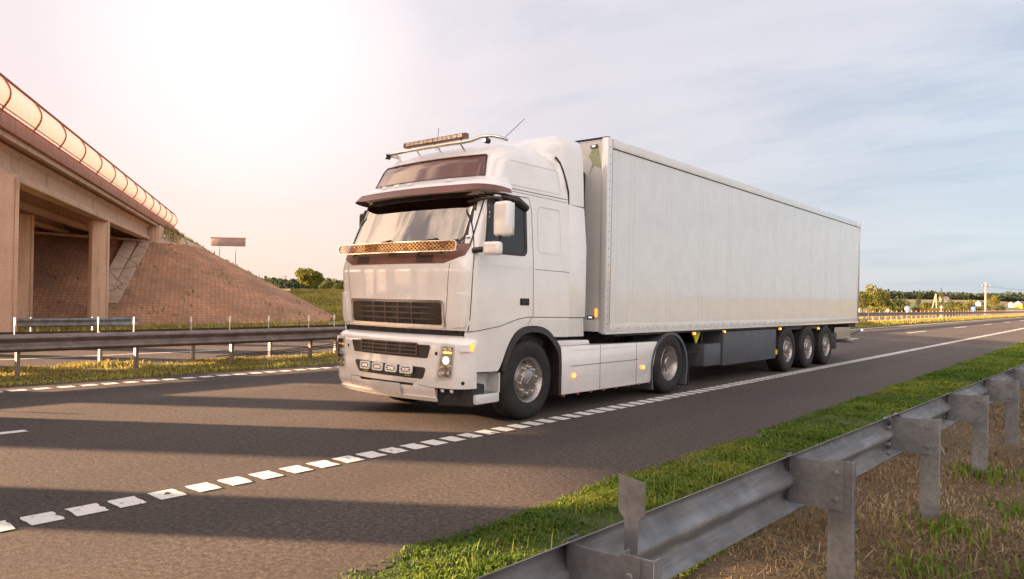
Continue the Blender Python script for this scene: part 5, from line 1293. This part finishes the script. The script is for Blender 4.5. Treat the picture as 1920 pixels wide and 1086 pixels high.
def plant(px, d, top, w, mat, name, label, cat, shape='round', n=900, tint=.5, group=None, base=None):
    x, y = at_px(px, d); z0 = float(gz(x, y)) if base is None else base; zt = zpx(px, top, d); H_ = max(.8, zt-z0); wm = w*d/1370/2
    R0 = empty(name, (x, y, z0), 0, label, cat, group)
    if shape == 'cone': sp = [((RNG.normal(0, .06*wm), RNG.normal(0, .06*wm), H_*(.22+.72*q)), (wm*(1.05-q)*.95+.15, wm*(1.05-q)*.95+.15, H_*.14)) for q in np.linspace(0, 1, 8)]
    elif shape == 'bush': sp = [((RNG.uniform(-.6, .6)*wm, RNG.uniform(-.6, .6)*wm, H_*RNG.uniform(.35, .62)), (wm*RNG.uniform(.35, .55), wm*RNG.uniform(.35, .55), H_*RNG.uniform(.30, .42))) for q in range(8)]
    else:
        sp = [((0, 0, H_*.58), (wm*.72, wm*.72, H_*.36))]+[((wm*.62*math.cos(a), wm*.62*math.sin(a), H_*RNG.uniform(.38, .78)), (wm*RNG.uniform(.30, .44),)*2+(H_*RNG.uniform(.14, .22),)) for a in RNG.uniform(0, 6.28, 9)]+[((RNG.normal(0, .2*wm), 0, H_*.87), (wm*.36, wm*.36, H_*.13))]
    leaf_crown('crown', R0, sp, n, max(.14, wm*.085), mat, tint)
    t = MB(); r0 = max(.05, H_*.022); t.tube([(0, 0, -.3), (.05*wm, 0, H_*.3), (0, .05*wm, H_*.72)], [r0*1.5, r0, r0*.4], 7)
    tr = t.build('trunk', MT['bark'], R0, smooth=True)
    for a in RNG.uniform(0, 6.28, 4): MB().tube([(0, 0, H_*RNG.uniform(.25, .45)), (wm*.5*math.cos(a), wm*.5*math.sin(a), H_*RNG.uniform(.5, .7))], [r0*.6, r0*.2], 5).build('limb', MT['bark'], tr)
    return R0
Yl, Dk, Ol = MT['leaf_y'], MT['leaf_d'], MT['leaf_o']
plant(1634, 172, 533, 42, Yl, 'tree', 'tallest yellow-green round tree just right of the trailer, beyond the road', 'tree', n=3400)
plant(1654, 165, 544, 32, Ol, 'tree', 'lower rounded tree to the right of the tallest tree beside the trailer', 'tree', n=2400)
plant(1616, 160, 548, 34, Ol, 'tree', 'tree partly hidden by the rear edge of the trailer', 'tree', n=2000)
plant(1676, 185, 556, 40, Dk, 'shrub', 'wide dark green shrub mass behind the round blue sign', 'shrub', 'bush', n=1800)
plant(1698, 215, 556, 17, Dk, 'tree', 'small dark round tree on the skyline above the round blue sign', 'tree', n=800)
plant(1722, 240, 548, 12, Dk, 'tree', 'narrow dark reddish tree standing alone on the skyline', 'tree', n=800)
plant(1741, 185, 563, 32, Ol, 'shrub', 'olive shrub just left of the leaning pole', 'shrub', 'bush', n=1200)
plant(1764, 210, 542, 17, Ol, 'tree', 'tall pointed tree beside the leaning pole', 'tree', 'cone', n=1500)
plant(1791, 195, 560, 34, Ol, 'shrub', 'broad olive shrub right of the pointed tree', 'shrub', 'bush', n=1300)
plant(1823, 195, 560, 26, Yl, 'shrub', 'rounded shrub above the square blue sign', 'shrub', 'bush', n=1000)
plant(1863, 180, 553, 22, Yl, 'tree', 'yellowish tree just right of the tall utility pole', 'tree', n=1500)
plant(1870, 170, 569, 28, Dk, 'shrub', 'low dark shrub at the foot of the tree by the utility pole', 'shrub', 'bush', n=900)
plant(1846, 260, 562, 26, Dk, 'shrub', 'distant dark shrub behind the utility pole', 'shrub', 'bush', n=700)
plant(1640, 140, 573, 30, Yl, 'shrub', 'bright low shrub in front of the tallest tree', 'shrub', 'bush', n=1000)
lowl = ['low yellow-green shrub between the small round sign and the blue sign', 'low shrub just right of the round blue sign', 'low bright shrub left of the leaning pole', 'low shrub right of the white triangle sign', 'low shrub below the broad olive shrub', 'low shrub just right of the square blue sign', 'low shrub at the foot of the leaning pole', 'lowest shrub between the triangle sign and the square sign', 'low shrub just left of the square blue sign', 'low shrub just left of the round blue sign']
for i, (px, w, tp) in enumerate(((1664, 22, 574), (1720, 26, 573), (1738, 22, 570), (1776, 26, 573), (1802, 26, 571), (1835, 22, 574), (1752, 20, 576), (1786, 18, 577), (1815, 20, 575), (1690, 24, 573))):
    plant(px, 150+9*(i % 3), tp, w, (Yl, Ol)[i % 2], 'shrub', lowl[i], 'shrub', 'bush', n=700, group='low shrubs beyond the road')
plant(580, 150, 503, 50, MT['leaf_y'], 'tree', 'large round golden green tree between the bridge slope and the truck', 'tree', n=3800, tint=.55)
plant(611, 160, 527, 30, Ol, 'tree', 'smaller tree right of the large golden tree, left of the truck', 'tree', n=1800)
plant(632, 165, 531, 24, Ol, 'tree', 'low tree partly hidden by the truck cab', 'tree', n=1200)
def forest():
    a = []; n = 30000
    px = RNG.uniform(1560, 2250, n); d = RNG.uniform(1150, 1600, n); a_ = (px-960)/1370.
    x = d*(a_*math.cos(TH)-math.sin(TH)); y = d*(a_*math.sin(TH)+math.cos(TH))
    px2 = RNG.uniform(430, 700, 5000); d2 = RNG.uniform(900, 1200, 5000); a2 = (px2-960)/1370.; x = np.append(x, d2*(a2*math.cos(TH)-math.sin(TH))); y = np.append(y, d2*(a2*math.sin(TH)+math.cos(TH)))
    z = gz(x, y)+RNG.uniform(0, 1, len(x))**.7*(9+3.5*fbm(x, y, .02, 51)+1.5*fbm(x, y, .11, 52))
    V = np.stack([x, y, z], 1); k = len(x); A = RNG.normal(0, 1, (k, 3)); A /= np.linalg.norm(A, axis=1)[:, None]; B = np.cross(A, RNG.normal(0, 1, (k, 3))); B /= np.linalg.norm(B, axis=1)[:, None]; s = RNG.uniform(1.2, 3.4, k)[:, None]
    Q = np.stack([V-A*s, V-B*s, V+A*s, V+B*s], 1).reshape(-1, 3); me = bpy.data.meshes.new('forest'); me.vertices.add(k*4); me.vertices.foreach_set('co', Q.ravel()); me.loops.add(k*4); me.loops.foreach_set('vertex_index', np.arange(k*4)); me.polygons.add(k); me.polygons.foreach_set('loop_start', np.arange(k)*4); me.update(calc_edges=True)
    me.materials.append(MT['forest']); at = me.attributes.new('tint', 'FLOAT', 'POINT'); at.data.foreach_set('value', np.repeat(np.clip(RNG.normal(.5, .2, k), 0, 1), 4).astype(np.float32))
    o = bpy.data.objects.new('forest', me); COL.objects.link(o); tag(o, 'far wood along the horizon', 'forest', kind='stuff')
forest()
def field(px0, px1, d0, d1, name):
    U = np.linspace(px0, px1, 24); D = np.linspace(d0, d1, 24); PX, DD = np.meshgrid(U, D); a = (PX-960)/1370.
    X = DD*(a*math.cos(TH)-math.sin(TH)); Y = DD*(a*math.sin(TH)+math.cos(TH)); tag(grid_mesh(name, X, Y, gz(X, Y)+.25, MT['field']), kind='structure')
field(1868, 2150, 215, 700, 'green_field'); field(1705, 1760, 300, 620, 'green_field')
def roadside():
    n = 60000; y = RNG.uniform(-5, 200, n); x = -28.2-RNG.uniform(0, 1, n)**1.3*16
    k = fbm(x, y, .5, 61)+RNG.normal(0, .5, n) > -.6; k &= ~((y < 60) & (x < -38)); x, y = x[k], y[k]
    o = blades('roadside_grass', np.stack([x, y, gz(x, y)], 1), .38, .05, MT['medgrass'], .7, tint=.62); tag(o, 'yellow tall grass beyond the other carriageway', 'grass')
    n = 14000; px = RNG.uniform(545, 650, n); d = RNG.uniform(52, 118, n); a_ = (px-960)/1370.; x = d*(a_*math.cos(TH)-math.sin(TH)); y = d*(a_*math.sin(TH)+math.cos(TH)); k = emb_h(x, y) < gz(x, y)
    x, y = x[k], y[k]; o = blades('hill_grass', np.stack([x, y, gz(x, y)], 1), .35, .07, MT['medgrass'], .7, tint=.4+.2*fbm(x, y, .3, 71)); tag(o, 'golden grass on the bank between the bridge slope and the truck', 'grass')
    n = 26000; y = RNG.uniform(60, 210, n); x = RNG.uniform(-17.1, -13.6, n)
    o = blades('median_grass', np.stack([x, y, medz(x, y)], 1), .16, .045, MT['medgrass'], .9, tint=.7); tag(o, 'bright yellow grass on the distant median strip', 'grass')
roadside()
def sign(px, d, py, r, kind, label):
    x, y = at_px(px, d); z0 = float(gz(x, y)); zc = zpx(px, py, d)-z0
    R0 = empty('road_sign', (x, y, z0), 0, label, 'sign')
    MB().tube([(0, .03, -.2), (0, .03, zc+r)], .045, 8).build('post', MT['trim'], R0)
    def disc(rad_, y_, mat, nm, par, seg=28, rot=0): 
        return MB().prism([(rad_*math.cos(2*PI*k/seg+rot), rad_*math.sin(2*PI*k/seg+rot)) for k in range(seg)], lambda u, v, t: (u, y_-t, zc+v), 0, .02).build(nm, mat, par)
    if kind == 'blue':
        f = disc(r, 0, MT['swhite'], 'sign_face', R0); disc(r*.92, -.021, MT['sblue'], 'disc', f)
        MB().prism([(-.55*r, -.30*r), (-.3*r, .12*r), (0, .28*r), (.3*r, .12*r), (.55*r, -.30*r), (.28*r, -.12*r), (0, .0), (-.28*r, -.12*r)], lambda u, v, t: (u, -.042-t, zc+v), 0, .01).build('arrow', MT['swhite'], f)
        MB().box(-r*.45, -.03, zc-r*2.0, r*.45, 0, zc-r*1.2).build('lower_plate', MT['swhite'], R0)
    elif kind == 'red':
        f = disc(r, 0, MT['sred'], 'sign_face', R0); disc(r*.72, -.021, MT['swhite'], 'disc', f)
    elif kind == 'yield':
        f = disc(r, 0, MT['sred'], 'sign_face', R0, 3, -PI/2); disc(r*.70, -.021, MT['swhite'], 'triangle', f, 3, -PI/2)
    else:
        f = MB().box(-r, -.02, zc-r, r, 0, zc+r).build('sign_face', MT['sblue'], R0); MB().box(-r*.25, -.03, zc-r*.6, r*.25, -.0201, zc+r*.6).build('symbol', MT['swhite'], f); MB().box(-r*.6, -.03, zc+r*.05, -r*.2501, -.0201, zc+r*.3).build('symbol', MT['swhite'], f)
sign(1701, 118, 579, .38, 'blue', 'round blue sign with a white arrow beyond the second guard rail')
sign(1665, 118, 582, .26, 'red', 'small round white sign with red edge left of the round blue sign')
sign(1765, 125, 577, .34, 'yield', 'white inverted triangle sign below the pointed tree')
sign(1825, 135, 579, .36, 'square', 'square blue sign left of the utility pole')
def pole():
    x, y = at_px(1848, 200); z0 = float(gz(x, y)); H_ = zpx(1848, 530, 200)-z0
    R0 = empty('utility_pole', (x, y, z0), 0, 'tall pale concrete utility pole with cross arm at the far right', 'pole')
    MB().tube([(0, 0, -.5), (0, 0, H_)], [.30, .20], 8).build('mast', MT['swhite'] if False else MT['wood'], R0)
    MB().box(-1.0, -.06, H_-1.1, 1.0, .06, H_-.95).build('cross_arm', MT['black'], R0)
    for s in (-.9, .9): MB().lathe([(0, .07), (.12, .10), (.2, .05), (.22, 0)], (s, 0, H_-.95), 'Z', 8).build('insulator', MT['swhite'], R0)
    MB().box(-.15, -.1, H_-1.9, .15, .1, H_-1.6).build('clamp', MT['black'], R0)
    top = Vector((x, y, z0+H_-.8))
    x2, y2 = at_px(1753, 290); z2 = zpx(1753, 549, 290); x3, y3 = at_px(1990, 240)
    for i, (e, sg_) in enumerate(((Vector((x2, y2, z2)), 2.5), (Vector((x3, y3, zpx(1990, 540, 240))), 1.0))):
        for s in (-.9, .9):
            P = []
            for k in range(13):
                t = k/12; p = top.lerp(e, t); P.append((p.x+s, p.y, p.z-4*sg_*t*(1-t)))
            tag(MB().tube(P, .022, 4).build('overhead_wire', MT['black']), ('farther' if s > 0 else 'nearer')+' thin wire running '+('left from the utility pole cross arm' if i == 0 else 'right from the utility pole cross arm'), 'wire', group='power lines of the utility pole')
    x, y = at_px(1752, 160); z0 = float(gz(x, y)); H_ = zpx(1754, 551, 160)-z0
    R1 = empty('leaning_pole', (x, y, z0), 0, 'pale A-shaped wooden pole leaning beside the pointed tree', 'pole')
    MB().tube([(-.7, 0, -.3), (.25, 0, H_)], .12, 7).build('leg', MT['wood'], R1); MB().tube([(.5, 0, -.3), (.30, 0, H_)], .12, 7).build('leg', MT['wood'], R1)
    x, y = at_px(534, 130); z0 = float(gz(x, y)); H_ = zpx(534, 519, 130)-z0
    R2 = empty('street_lamp', (x, y, z0), 0, 'small twin street lamp rising behind the bridge slope, left of the golden tree', 'lamp')
    MB().tube([(0, 0, -.5), (0, 0, H_)], .05, 6).build('post', MT['bark'], R2)
    for s in (-1, 1): MB().box(min(0.05*s, .42*s), -.1, H_-.05, max(.05*s, .42*s), .1, H_+.08).build('lamp_head', MT['bark'], R2)
pole()
def house(px, d, w, h, wall, label):
    x, y = at_px(px, d); z0 = float(gz(x, y)); R0 = empty('house', (x, y, z0), rad(30+px % 40), label, 'house')
    wl = MB().box(-w/2, -w*.35, -1, w/2, w*.35, h).build('wall', wall, R0)
    m = MB(); m.prism([(-w*.42, h), (w*.42, h), (0, h+w*.32)], lambda u, v, t: (t, u, v), -w*.56, w*.56); m.build('roof', MT['signback'], R0)
    for k in (-.28, .0, .28): MB().box(w*k-.4, -w*.35-.03, h*.35, w*k+.4, -w*.35, h*.75).build('window', MT['dark'], R0)
MT['yellowwall'] = simple('yellow_wall', (.75, .52, .05), .7)
house(1770, 700, 7, 3, MT['swhite'], 'tiny white house on the skyline right of the pointed tree')
house(1838, 640, 6, 2.6, MT['swhite'], 'tiny white house left of the utility pole')
house(1852, 640, 7, 3, MT['conc'], 'tiny pale house right of the utility pole')
house(1902, 720, 8, 3, MT['swhite'], 'tiny white house beyond the green field')
house(1915, 640, 9, 4, MT['yellowwall'], 'tiny yellow house beyond the green field at the right edge')
